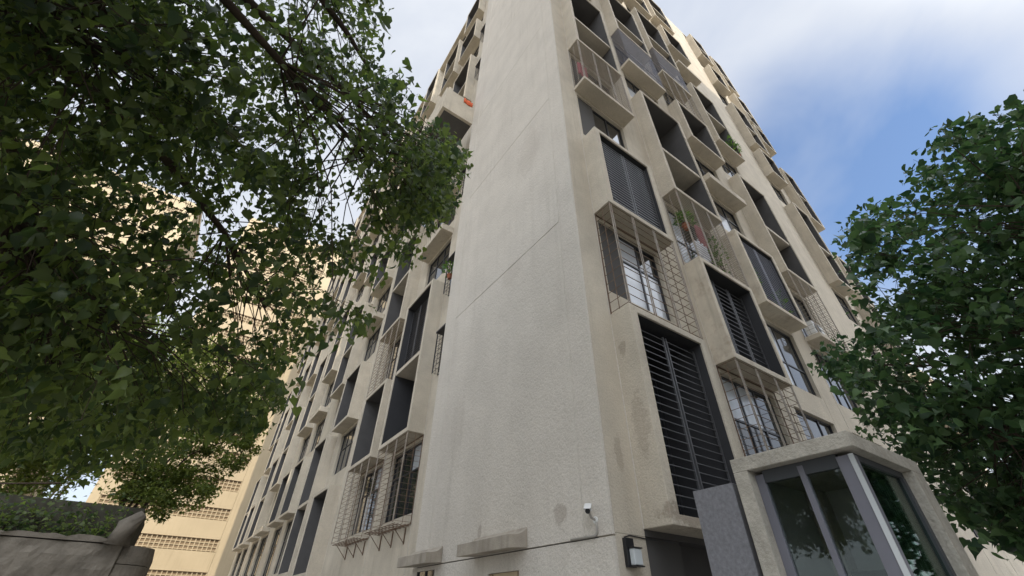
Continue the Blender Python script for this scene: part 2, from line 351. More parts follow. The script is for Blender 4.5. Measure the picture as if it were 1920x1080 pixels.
# core, roof and piers
MB().box(1.42, 21.15, 0.86, 47.3, 0, ROOF-0.3).build('core', core, BLD)
MB().box(0.12, 21.25, 0.05, 47.5, ROOF-0.28, ROOF).build('roof', plaster, BLD, bevel=0.02)
MB().box(21.16, 21.3, -0.0, 47.3, 0, ROOF-0.29).build('end_wall', plaster, BLD)
colsR = [(0.62, 2.85), (3.86, 6.24), (6.96, 9.3), (10.17, 12.36), (16.8, 18.5), (19.3, 20.9)]
colsL = [(7.82, 10.27), (11.05, 13.5), (15.9, 18.43), (19.2, 21.65), (23.9, 26.4), (27.4, 29.85), (31.8, 34.6), (35.4, 38.2), (40.0, 42.6), (43.3, 45.9)]
a = 0.0505
for u0, u1 in colsR+[(21.16, 21.2)]:
    FR.mb().box(a, u0, -WT, 0.0, 0 if a > .1 else 2.515, ROOF-0.285).build('wall_pier', plaster, BLD); a = u1
a = 6.0
for u0, u1 in colsL+[(47.4, 47.5)]:
    FL.mb().box(a, u0, -WT, 0.0, 0, ROOF-0.285).build('wall_pier', plaster, BLD); a = u1
for u0, u1 in colsR:
    FR.mb().box(u0-0.016, u0-0.001, 0.001, 0.009, 2.6 if u0 < 1 else 0, ROOF-0.3).build('joint_bead', blankm, BLD)
for u0, u1 in colsL:
    FL.mb().box(u0-0.016, u0-0.001, 0.001, 0.009, 0, ROOF-0.3).build('joint_bead', blankm, BLD)
# blank end wall: panels between thin joints
MB().box(0.06, 1.4, 0.06, 6.0, 0, ROOF-0.29).build('blank_wall_backing', core, BLD)
zj = [2.48, 8.77, 14.36, 20.2, 26.0, 31.8, 37.6, ROOF-0.29]
g = 0.009
for y0, y1 in ((0.0, 0.512), (5.40, 6.08)):
    MB().box(0.0, 0.05, y0, y1, 2.48+g, ROOF-0.29).build('wall_panel', blankm, BLD, bevel=0.006)
for z0, z1 in zip(zj[:-1], zj[1:]):
    MB().box(0.0, 0.05, 0.527, 5.385, z0+g, z1-g).build('wall_panel', blankm, BLD, bevel=0.004)
for y in (0.5195, 5.3925):
    MB().box(-0.004, 0.05, y-0.0065, y+0.0065, 2.48+g, ROOF-0.3).build('joint_bead', blankm, BLD)
# lower storey of the end wall with a door and a small window
for y0, y1, z0, z1 in ((0.0, 2.05, 0, 2.48-g), (2.95, 5.0, 0, 2.48-g), (5.85, 6.08, 0, 2.48-g), (2.051, 2.949, 2.22, 2.48-g), (5.001, 5.849, 2.40, 2.48-g), (5.001, 5.849, 0, 1.2)):
    MB().box(0.0, 0.05, y0, y1, z0, z1).build('wall_panel', blankm, BLD)
do = MB().box(0.051, 0.09, 2.06, 2.94, 0, 2.215).build('door', tan, BLD)
for y in (2.06, 2.86): MB().box(0.03, 0.0505, y, y+0.08, 0, 2.21).build('door_frame', tand, do)
wo = MB().add([(0.03,5.0,1.2),(0.03,5.85,1.2),(0.03,5.85,2.4),(0.03,5.0,2.4)], [(0,1,2,3)]).build('window', glass, BLD)
for y in (5.01, 5.41, 5.80): MB().box(0.005, 0.028, y, y+0.045, 1.2, 2.4).build('window_frame', alum, wo)
for y0, y1 in ((1.82, 3.46), (4.72, 6.14)):
    q = MB(); n = 8; prof = []
    for k in range(n+1):     # swept top that flares up into the wall
        s = k/n; prof.append((-0.36*(1-s)-0.0, 2.66+0.13*s**3))
    prof = [(-0.36, 2.47)]+prof+[(0.0, 2.50)]
    vs = [(x, y0, z) for x, z in prof]+[(x, y1, z) for x, z in prof]; m_ = len(prof)
    fs = [(k, k+1, m_+k+1, m_+k) for k in range(m_-1)]+[(m_-1, 0, m_, 2*m_-1), tuple(reversed(range(m_))), tuple(range(m_, 2*m_))]
    q.add(vs, fs).build('door_canopy', stainm, BLD, bevel=0.008)
# right flank of the corner: lower strip and the dark porch
FR.mb().box(0.0505, 0.62, -WT, 0.0, 0, 2.51).build('wall_pier', plaster, BLD)
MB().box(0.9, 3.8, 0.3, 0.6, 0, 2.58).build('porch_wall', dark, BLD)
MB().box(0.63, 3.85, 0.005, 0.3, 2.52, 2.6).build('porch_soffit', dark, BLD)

BLR = {(0, 0), (1, 0), (2, 0), (0, 1)}
# --- right face, column by column from the corner
c = colsR[0]
box(FR, *c, 2.60, 6.14, slats=dict(back=0.20, pitch=0.135, th=0.007), rust=False, plain=False, t=0.19)
bay(FR, *c, 6.142, 8.948, sill=0.62, lights=BLR|{(1, 1)}); cage(FR, c[0]+0.03, c[1]-0.03, 6.15, 8.94, 0.45, 0.20)
box(FR, *c, 8.95, 12.0, slats=dict(back=0.12, pitch=0.105, th=0.016), t=0.17)
bay(FR, *c, 12.002, 14.718, sill=0.35, lights={(0, 0), (2, 0)}, trans=0.2)
balcony(FR, *c, 14.72, 17.595, lights=BLR)
box(FR, *c, 17.6, 23.9, mids=(20.0,))
bay(FR, *c, 23.902, 26.3); box(FR, *c, 26.302, 32.0, mids=(29.1,)); bay(FR, *c, 32.002, 34.6); box(FR, *c, 34.602, 40.3, mids=(37.4,)); bay(FR, *c, 40.302, ROOF-0.285)
c = colsR[1]
rects(FR, 'bay_wall', plaster, BLD, c[0], c[1], 2.0, 2.9, -WT, -0.003)
bay(FR, *c, 2.902, 6.098, sill=0.5, lights={(0, 1), (1, 1)}); cage(FR, c[0]+0.03, c[1]-0.03, 3.0, 6.09, 0.45, 0.19, mid=rodl)
box(FR, *c, 6.10, 9.05, slats=dict(back=0.30, pitch=0.15, th=0.007, panes=3), rust=True)
balcony(FR, *c, 9.052, 11.795, noslab=True, lights={(0, 0), (0, 1)}, pitch=0.10)
box(FR, *c, 11.8, 17.75, mids=(14.1,))
bay(FR, *c, 17.752, 20.3, sill=0.4, lights={(0, 0)})
balcony(FR, *c, 20.302, 23.695, slab=0.2, caged=False, netted=True)
box(FR, *c, 23.7, 29.3, mids=(25.4,)); bay(FR, *c, 29.302, 32.0); box(FR, *c, 32.002, 37.6, mids=(34.8,)); bay(FR, *c, 37.602, 40.3); box(FR, *c, 40.302, ROOF-0.285)
c = colsR[2]
rects(FR, 'bay_wall', plaster, BLD, c[0], c[1], 0, 3.2, -WT, -0.003)
bay(FR, *c, 3.202, 6.1); bay(FR, *c, 6.102, 8.948, sill=0.6, panes=2, lights={(0, 1), (0, 0)}, trans=0.4)
box(FR, *c, 8.95, 11.95, slats=dict(back=0.10, pitch=0.10, th=0.009, m=greyal), rust=True)
bay(FR, *c, 11.952, 14.698, lights={(1, 0)})
bay(FR, *c, 14.702, 17.498, slab=0.3, panes=2)
box(FR, *c, 17.5, 20.5)
balcony(FR, *c, 20.502, 23.295, noslab=True, caged=True, pitch=0.2)
balcony(FR, *c, 23.302, 26.045, caged=False, netted=True)
box(FR, *c, 26.05, 31.9, mids=(28.2,)); bay(FR, *c, 31.902, 34.2); box(FR, *c, 34.202, 39.9, mids=(37,)); bay(FR, *c, 39.902, ROOF-0.285)
c = colsR[3]
rects(FR, 'bay_wall', plaster, BLD, c[0], c[1], 0, 3.2, -WT, -0.003)
bay(FR, *c, 3.202, 6.1); bay(FR, *c, 6.102, 8.948)
balcony(FR, *c, 8.95, 11.745, lights={(0, 0), (1, 1)}, pitch=0.14)
box(FR, *c, 11.75, 17.5, mids=(14.25,))
bay(FR, *c, 17.502, 20.198)
box(FR, *c, 20.2, 26.0, mids=(23.2,))
bay(FR, *c, 26.002, 28.598); bay(FR, *c, 28.6, 31.198, slab=0.25)
box(FR, *c, 31.2, 34.4); bay(FR, *c, 34.402, 36.1); box(FR, *c, 36.102, 41.0, mids=(38.7,)); bay(FR, *c, 41.002, ROOF-0.285)
c = colsR[4]
rects(FR, 'bay_wall', plaster, BLD, c[0], c[1], 0, 3.2, -WT, -0.003)
for z in (3.2, 6.1, 8.95, 11.8): bay(FR, *c, z+0.002, {3.2: 6.1, 6.1: 8.95, 8.95: 11.8, 11.8: 14.498}[z], panes=2)
box(FR, *c, 14.5, 20.1, mids=(17.0,)); bay(FR, *c, 20.102, 22.85, panes=2); box(FR, *c, 22.852, 25.3); box(FR, *c, 25.9, 31.0, mids=(28.4,))
rects(FR, 'bay_wall', plaster, BLD, c[0], c[1], 25.302, 25.898, -WT, -0.003)
bay(FR, *c, 31.002, 34.3, panes=2); box(FR, *c, 34.302, 37.0); bay(FR, *c, 37.002, 38.9, panes=2); box(FR, *c, 38.902, 43.0, mids=(41,)); bay(FR, *c, 43.002, ROOF-0.285, panes=2, sill=0.3)
c = colsR[5]
rects(FR, 'bay_wall', plaster, BLD, c[0], c[1], 0, 3.2, -WT, -0.003)
for z, z2 in ((3.2, 6.1), (6.1, 8.95), (8.95, 11.8)): bay(FR, *c, z+0.002, z2, panes=2)
box(FR, *c, 11.802, 17.5, mids=(14.6,)); bay(FR, *c, 17.502, 20.398, panes=2); box(FR, *c, 20.4, 25.3, mids=(23,)); bay(FR, *c, 25.302, 28.2, panes=2)
box(FR, *c, 28.202, 30.6); rects(FR, 'bay_wall', plaster, BLD, c[0], c[1], 30.602, 31.0, -WT, -0.003); box(FR, *c, 31.002, 35.2, mids=(33,)); bay(FR, *c, 35.202, 36.4, panes=2, sill=0.3); box(FR, *c, 36.402, 42.0, mids=(39.2,)); bay(FR, *c, 42.002, ROOF-0.285, panes=2)

# --- left face: (kind, z0, z1, extra)
def column(F, c, items):
    z = 0.0
    for it in items:
        k, z1 = it[0], it[1]; ex = it[2] if len(it) > 2 else {}
        a, b = z+0.002, z1
        if k == 'wall': rects(F, 'bay_wall', plaster, BLD, c[0], c[1], a, b, -WT, -0.003)
        elif k == 'box': box(F, *c, a, b, **ex)
        elif k == 'win': bay(F, *c, a, b, **ex)
        elif k == 'cagewin':
            bay(F, *c, a, b, sill=0.3, lights={(0, 1)}); cage(F, c[0]+0.03, c[1]-0.03, a+0.02, b-0.01, F.p-0.03, 0.15, **ex)
        elif k == 'slabwin': bay(F, *c, a, b, slab=0.32, **ex)
        elif k == 'balc': balcony(F, *c, a, b, **ex)
        z = z1
RT = ROOF-0.285
column(FL, colsL[0], [('wall', 3.6), ('cagewin', 6.05, dict(floor=True)), ('box', 12.0, dict(mids=(8.88,), slats=dict(back=0.28, pitch=0.10, th=0.006, panes=3, only='top'))), ('win', 14.8, dict(sill=0.9)), ('slabwin', 17.85, dict(sill=1.0)), ('box', 20.3), ('wall', 22.4), ('win', 26.1), ('box', 31.9, dict(mids=(28.4,))), ('win', 35.0), ('box', 38.2), ('win', 40.3), ('box', RT)])
column(FL, colsL[1], [('wall', 3.6), ('cagewin', 6.05, dict(floor=True)), ('box', 9.05), ('cagewin', 11.93), ('box', 17.8, dict(mids=(14.9,))), ('win', 20.7), ('box', 26.5, dict(mids=(23.6,))), ('win', 29.4), ('box', 32.3), ('slabwin', 35.25), ('box', 41.1, dict(mids=(38.2,))), ('win', RT)])
column(FL, colsL[2], [('wall', 0.3), ('box', 6.06, dict(mids=(2.9,))), ('win', 9.0, dict(sill=0.85)), ('box', 11.97), ('win', 14.75), ('slabwin', 17.7), ('box', 20.7), ('win', 23.5), ('box', 29.4, dict(mids=(26.5,))), ('win', 32.3), ('box', 35.2), ('win', 38.2), ('box', RT, dict(mids=(41.1,)))])
column(FL, colsL[3], [('wall', 0.3), ('box', 9.08, dict(mids=(3.1, 6.0))), ('win', 11.95), ('box', 17.7, dict(mids=(14.8,))), ('win', 20.7), ('box', 23.5), ('win', 26.5), ('box', 32.3, dict(mids=(29.4,))), ('win', 35.2), ('box', 38.2), ('slabwin', 41.1), ('win', RT)])
column(FL, colsL[4], [('wall', 3.0), ('win', 6.1, dict(sill=0.4)), ('box', 9.1), ('win', 11.9), ('slabwin', 14.8), ('box', 20.6, dict(mids=(17.7,))), ('win', 23.5), ('box', 26.5), ('win', 29.4), ('box', 35.2, dict(mids=(32.3,))), ('win', 38.2), ('box', RT, dict(mids=(41.1,)))])
column(FL, colsL[5], [('wall', 3.0), ('win', 6.1, dict(sill=0.4)), ('box', 9.1), ('win', 11.9), ('box', 17.7, dict(mids=(14.65,))), ('win', 20.7), ('box', 26.5, dict(mids=(23.5,))), ('slabwin', 29.4), ('box', 32.3), ('win', 35.2), ('box', 41.1, dict(mids=(38.2,))), ('win', RT)])
column(FL, colsL[6], [('wall', 3.0), ('win', 6.1, dict(sill=0.4)), ('slabwin', 9.05), ('box', 14.8, dict(mids=(11.9,))), ('win', 17.7), ('box', 20.7), ('win', 23.5), ('box', 29.4, dict(mids=(26.5,))), ('win', 32.3), ('box', 35.2), ('win', 38.2), ('box', RT, dict(mids=(41.1,)))])
column(FL, colsL[7], [('wall', 3.0), ('win', 6.1, dict(sill=0.4)), ('box', 11.9, dict(mids=(9,))), ('win', 14.8), ('box', 20.7, dict(mids=(17.7,))), ('slabwin', 23.5), ('box', 26.5), ('win', 29.4), ('box', 35.2, dict(mids=(32.3,))), ('win', 38.2), ('box', 41.1), ('win', RT)])
column(FL, colsL[8], [('wall', 3.0), ('win', 6.1, dict(sill=0.4)), ('box', 9.1), ('win', 11.9), ('box', 17.7, dict(mids=(14.8,))), ('win', 20.7), ('box', 26.5, dict(mids=(23.5,))), ('win', 29.4), ('box', 35.2, dict(mids=(32.3,))), ('win', 38.2), ('box', RT, dict(mids=(41.1,)))])
column(FL, colsL[9], [('wall', 3.0), ('win', 6.1), ('box', 11.9, dict(mids=(9,))), ('win', 14.8), ('box', 20.7, dict(mids=(17.7,))), ('win', 23.5), ('box', 29.4, dict(mids=(26.5,))), ('win', 32.3), ('box', 38.2, dict(mids=(35.2,))), ('win', RT)])
# small caged windows beside the blank wall
for z0, z1 in ((7.85, 9.4), (11.1, 12.75), (16.9, 18.4), (28.0, 29.6), (33.6, 35.2)):
    rects(FL, 'window', glass, BLD, 6.5, 7.36, z0+0.1, z1, 0.003, 0.02)
    rects(FL, 'window_hood', dark, BLD, 6.45, 7.45, z1, z1+0.06, 0.002, 0.26)
    cage(FL, 6.5, 7.4, z0, z1-0.005, 0.22, 0.16, alum, rails=(), mid=alum)
# big projecting balcony beside the blank wall
bb = MB().box(-1.6, -0.002, 6.09, 10.35, 20.63, 20.80).build('great_balcony', plaster, BLD)
MB().box(-1.6, -0.004, 6.09, 6.23, 20.802, 22.46).build('parapet', plaster, bb, bevel=0.012)
MB().box(-1.6, -1.46, 6.232, 10.35, 20.802, 22.46).build('parapet', plaster, bb, bevel=0.012)
MB().box(-1.46, -0.004, 6.232, 10.2, 20.59, 20.628).build('soffit_panel', dark, bb)
# lower wing beyond the far end of the right face
LW = thing('low_wing', (26, 3, 0), 'lower beige wing glimpsed behind the tree at the far right end of the tower', 'building')
MB().box(21.5, 36, 1.5, 14, 0, 15.5).build('wall', plaster, LW)
for k in range(5):
    for z in (3.4, 6.4, 9.4, 12.4):
        q = MB().box(22.3+k*2.7, 23.9+k*2.7, 1.42, 1.498, z, z+1.7).build('window', glass, LW)
        MB().box(22.2+k*2.7, 24.0+k*2.7, 0.95, 1.497, z+1.75, z+1.87).build('window_hood', plaster, q)
        for s in (0, 0.78, 1.55): MB().box(22.3+k*2.7+s, 22.35+k*2.7+s, 1.39, 1.419, z, z+1.7).build('window_frame', alum, q)
MB().box(21.4, 36.1, 1.3, 14.1, 15.5, 15.75).build('roof', plaster, LW)

# ------------------------------------------------------------------ tan blocks across the court
def tower(name, x0, x1, y0, y1, zr, label, first, pier):
    t = thing(name, ((x0+x1)/2, y0, 0), label, 'building')
    MB().box(x0, x1, y0+0.25, y1, 0, zr).build('wall', tan, t)
    MB().box(x0-0.15, x1+0.15, y0-0.05, y1+0.1, zr+0.002, zr+0.5).build('roof', tan, t)
    MB().box(x1-pier, x1, y0, y0+0.248, 0, zr-0.01).build('pier', tan, t)
    MB().box(x0, x0+0.8, y0, y0+0.248, 0, zr-0.01).build('pier', tan, t)
    z = first; xs0, xs1 = x0+0.82, x1-pier-0.02
    bar_v = None
    while z < zr-0.5:
        s = MB().box(xs0, xs1, y0+0.03, y0+0.246, z+0.02, min(zr-0.05, z+1.76)).build('spandrel', tan, t)
        s = MB().box(xs0, xs1, y0+0.2, y0+0.244, z-1.12, z).build('screen', tand, t)
        MB().box(xs0, xs1, y0+0.0, y0+0.2, z+0.0, z+0.018).build('drip_edge', tand, s)
        nx = int((xs1-xs0)/0.42); q = MB()
        for i in range(nx+1): q.box(xs0+i*(xs1-xs0-0.09)/nx, xs0+0.09+i*(xs1-xs0-0.09)/nx, y0+0.08, y0+0.199, z-1.118, z-0.004)
        for zz in (-1.06, -0.72, -0.38): q.box(xs0, xs1, y0+0.11, y0+0.19, z+zz, z+zz+0.07)
        o = q.build('screen_bars', tan, s); o['kind'] = 'stuff'
        z += 2.9
    return t
tower('apartment_block', -12.9, 1.4, 56, 70, 50.0, 'sunlit tan apartment block with perforated screen bands behind the leaves, nearest the tower', 5.04, 1.9)
tower('apartment_block', -56, -19.5, 58, 72, 50.0, 'second sunlit tan block at far left, seen only through leaf gaps', 5.04, 1.6)
# unseen block added behind the viewpoint; it keeps the lower storeys in shade
nb = thing('added_shade_block', (5, -26, 0), 'large plain block added out of view behind the viewpoint to shade the lower storeys', 'building')
MB().box(-12, 22, -40, -25, 0, 54.0).build('wall', plaster, nb)
for k in range(5):
    for j in range(9): MB().box(-10+k*6.5, -6.5+k*6.5, -24.99, -24.93, 2+j*5.2, 4.6+j*5.2).build('window', glass, nb)
# ------------------------------------------------------------------ guard booth
GB = thing('guard_booth', (0.85, -2.36, 0), 'small concrete-framed guard booth with glass sides in front of the entrance', 'booth')
X0, X1, Y0, Y1, ZT = 0.07, 1.68, -2.94, -1.775, 3.0
bconc = mat('booth_concrete', (0.52, 0.485, 0.41), 0.95, 0.2, var=0.25, vscale=5, streak=0.6, bump=1.0, bscale=34, bump2=0.5, b2scale=12, grain=0.2)
MB().box(X0, X1, Y0, Y1, 2.865, ZT).build('roof', bconc, GB, bevel=0.006)
MB().box(X0, X0+0.2, Y1-0.155, Y1, 0, 2.864).build('post', bconc, GB, bevel=0.006)
MB().box(X1-0.29, X1, Y0, Y0+0.2, 0, 2.864).build('post', bconc, GB, bevel=0.006)
MB().box(X1-0.25, X1-0.002, Y1-0.2, Y1-0.002, 0, 2.864).build('post', bconc, GB, bevel=0.006)
MB().box(X0+0.02, X1-0.02, Y0+0.02, Y1-0.02, 0.0, 0.85).build('plinth', bconc, GB)
gx, gy = X0+0.15, Y0+0.12
cp = MB(); cp.box(gx-0.05, gx+0.06, gy-0.05, gy+0.09, 0.851, 2.83); cp.build('corner_post', greyal, GB, bevel=0.004)
MB().box(gx-0.062, gx-0.051, gy-0.062, gy-0.02, 0.851, 2.829).build('corner_trim', mat('bright_trim', (0.6, 0.62, 0.62), 0.3, 0.5, 0.5), GB)
yl = Y1-0.156
for a_, b_, n_ in ((yl-0.085, yl-0.001, 'jamb'), (-2.42, -2.365, 'mullion')):
    MB().box(gx-0.03, gx+0.03, a_, b_, 0.851, 2.83).build(n_, greyal, GB, bevel=0.003)
MB().box(gx-0.028, gx+0.028, gy+0.091, yl-0.087, 2.745, 2.862).build('head_rail', mat('dark_rail', (0.06, 0.065, 0.07), 0.5), GB)
for a_, b_ in ((gy+0.092, -2.421), (-2.364, yl-0.087)):
    MB().box(gx-0.004, gx+0.004, a_, b_, 0.852, 2.744).build('pane', bglass, GB)
MB().box(gx+0.061, X1-0.292, gy-0.026, gy+0.026, 2.80, 2.862).build('head_rail', MATS['dark_rail'], GB)
MB().box(X1-0.375, X1-0.292, gy-0.03, gy+0.03, 0.851, 2.80).build('jamb', MATS['dark_rail'], GB)
MB().box(gx+0.062, X1-0.376, gy-0.004, gy+0.004, 0.852, 2.799).build('pane', bglass2, GB)
MB().box(X0+0.21, X1-0.26, Y1-0.05, Y1-0.01, 0.86, 2.862).build('back_wall', mat('booth_inside', (0.48, 0.48, 0.46), 0.8, var=0.2), GB)
MB().box(X1-0.05, X1-0.01, Y0+0.21, Y1-0.21, 0.86, 2.862).build('side_wall', MATS['booth_inside'], GB)
MB().box(X1-0.36, X1-0.06, Y0+0.25, Y1-0.25, 0.86, 2.05).build('cupboard', mat('dark_cupboard', (0.03, 0.03, 0.035), 0.5), GB)
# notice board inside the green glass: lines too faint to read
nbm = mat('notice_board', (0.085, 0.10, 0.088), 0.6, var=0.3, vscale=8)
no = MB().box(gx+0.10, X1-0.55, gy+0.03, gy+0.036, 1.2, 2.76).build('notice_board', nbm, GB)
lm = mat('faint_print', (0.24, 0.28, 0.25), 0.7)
pm = mat('pale_reflection', (0.36, 0.40, 0.36), 0.7, var=0.3, vscale=20)  # pale blocks on the board paint in the building's reflection on the glass
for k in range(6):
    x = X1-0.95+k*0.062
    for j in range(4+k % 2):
        MB().box(x, x+0.034, gy+0.026, gy+0.0295, 2.60-j*0.16-0.03*(k % 3), 2.71-j*0.16-0.03*(k % 3)).build('reflection_block', pm, no)
for k in range(5):
    x = gx+0.14
    for j in range(5):
        L_ = 0.05+0.05*((k*3+j*5) % 4)/3
        if x+L_ > X1-0.95: break
        MB().box(x, x+L_, gy+0.026, gy+0.0295, 2.18-k*0.09, 2.215-k*0.09).build('print_line', lm, no); x += L_+0.025
gp = MB().box(X0+0.05, X0+0.16, -1.70, -1.207, 0, 2.795).build('granite_panel', granite, None, bevel=0.004)
tag(gp, 'speckled grey granite slab standing beside the guard booth', 'slab')

# ------------------------------------------------------------------ small fittings on the end wall
cc = thing('security_camera', (-0.02, 0.25, 2.6), 'white bullet security camera on the grey end wall near its corner', 'camera')
def orient(mb_, M_):
    mb_.v = [tuple(M_ @ Vector(p)) for p in mb_.v]; return mb_
dirc = Vector((-0.62, -0.55, -0.38)).normalized()
Mx = Matrix.Translation((-0.13, 0.27, 2.80)) @ dirc.to_track_quat('Y', 'Z').to_matrix().to_4x4()
q = MB(); q.tube([(0, -0.10, 0), (0, 0.09, 0)], 0.036, 14); orient(q, Mx).build('body', white, cc, bevel=0.004)
q = MB(); q.tube([(0, 0.088, 0), (0, 0.104, 0)], 0.033, 14); orient(q, Mx).build('lens', black, cc)
q = MB(); q.box(-0.043, 0.043, -0.12, 0.13, 0.036, 0.043); q.box(-0.047, -0.041, -0.12, 0.12, 0.0, 0.042); q.box(0.041, 0.047, -0.12, 0.12, 0.0, 0.042); orient(q, Mx).build('sunshield', white, cc, bevel=0.003)
MB().tube([(-0.12, 0.27, 2.77), (-0.08, 0.27, 2.70), (-0.005, 0.27, 2.68)], 0.017, 8).build('bracket', pipem, cc)
MB().tube([(-0.004, 0.27, 2.68), (-0.02, 0.27, 2.68)], 0.045, 12).build('base', white, cc)
cdt = MB().tube([(-0.018, 0.25, 2.66), (-0.018, 0.25, 2.56), (-0.018, 0.265, 2.515), (-0.018, 0.30, 2.497), (-0.018, 0.78, 2.497)], 0.016, 8).build('conduit', pipem, None, smooth=True)
tag(cdt, 'thin bent grey conduit running below the security camera', 'pipe')
wl = thing('wall_lamp', (0.26, -0.05, 2.2), 'black box wall lamp with frosted diffuser beside the dark porch', 'lamp')
MB().box(0.16, 0.31, -0.06, -0.003, 2.14, 2.46).build('housing', black, wl, bevel=0.006)
MB().box(0.20, 0.345, -0.14, -0.061, 2.16, 2.34).build('diffuser', frost, wl, bevel=0.012)
MB().box(0.19, 0.355, -0.15, -0.062, 2.341, 2.355).build('cap', black, wl)
MB().box(0.19, 0.355, -0.15, -0.062, 2.145, 2.159).build('cap', black, wl)
wire = MB().tube([(0.2, -0.01, 2.47), (0.3, -0.012, 2.50), (0.62, -0.012, 2.485), (1.2, -0.012, 2.49)], 0.008, 5).build('cable', black, None)
tag(wire, 'black cable running from the wall lamp into the porch', 'cable')

# ------------------------------------------------------------------ leaves
LEAF = np.array([(0,.05,.0),(0,.4,.02),(0,.75,-.07),(0,1.12,-.27),(-.22,-.05,.07),(-.41,.18,.14),(-.31,.5,.12),(-.09,.82,-.06),(.22,-.05,.07),(.41,.18,.14),(.31,.5,.10),(.09,.82,-.08)])
LF = np.array([(0,1,5,4),(1,2,6,5),(2,3,7,6),(8,9,1,0),(9,10,2,1),(10,11,3,2)])
def frames(d, n):
    d = d/np.linalg.norm(d, axis=1, keepdims=True); x = np.cross(d, n); x /= np.linalg.norm(x, axis=1, keepdims=True); return x, d, np.cross(x, d)
def leafmesh(name, pos, d, n, size, m_, shape=(1, 1)):
    x, y, z = frames(d, n); k = len(pos)
    V = (pos[:, None, :]+size[:, None, None]*(LEAF[None, :, 0:1]*shape[0]*x[:, None, :]+LEAF[None, :, 1:2]*shape[1]*y[:, None, :]+LEAF[None, :, 2:3]*z[:, None, :])).reshape(-1, 3)
    F_ = (LF[None]+(np.arange(k)*12)[:, None, None]).reshape(-1, 4)
    me = bpy.data.meshes.new(name); me.vertices.add(len(V)); me.vertices.foreach_set('co', V.astype(np.float32).ravel())
    me.loops.add(F_.size); me.loops.foreach_set('vertex_index', F_.astype(np.int32).ravel())
    me.polygons.add(len(F_)); me.polygons.foreach_set('loop_start', (np.arange(len(F_))*4).astype(np.int32)); me.polygons.foreach_set('loop_total', np.full(len(F_), 4, np.int32))
    me.polygons.foreach_set('use_smooth', np.ones(len(F_), bool))
    me.update(calc_edges=True); me.validate()
    at = me.attributes.new('tone', 'FLOAT', 'POINT'); at.data.foreach_set('value', np.repeat(RNG.random(k), 12).astype(np.float32))
    me.materials.append(m_); return me
def onescale(tree, pos, d, n, size, m_, count, shape=(1, 1)):
    """the leaves that show largest become single leaf parts, the rest one foliage part"""
    rel = pos-np.array(CAM); dist = np.linalg.norm(rel, axis=1); cz = rel @ np.array(fw)
    vis = (cz > 0.3*dist) & (np.abs(rel @ np.array(r2)) < 1.2*cz) & (np.abs(rel @ np.array(d2)) < 0.68*cz)
    order = np.argsort(np.where(vis, dist/size, 1e9))[:count]
    keep = np.ones(len(pos), bool); keep[order] = False
    o = link('foliage', leafmesh('foliage', pos[keep], d[keep], n[keep], size[keep], m_, shape), tree); o['kind'] = 'stuff'
    me = leafmesh('leaf', np.zeros((1, 3)), np.array([[0, 1., 0]]), np.array([[0, 0, 1.]]), np.ones(1), m_, shape)
    x, y, z = frames(d, n)
    for i in order:
        q = bpy.data.objects.new('leaf', me); COL.objects.link(q); q.parent = tree
        Mt = Matrix((x[i], y[i], z[i])).transposed().to_4x4() @ Matrix.Scale(float(size[i]), 4); Mt.translation = Vector(pos[i])-tree.location
        q.matrix_basis = Mt
def parse(s): return np.array([[float(v) for v in t.split(',')] for t in s.split(';')])
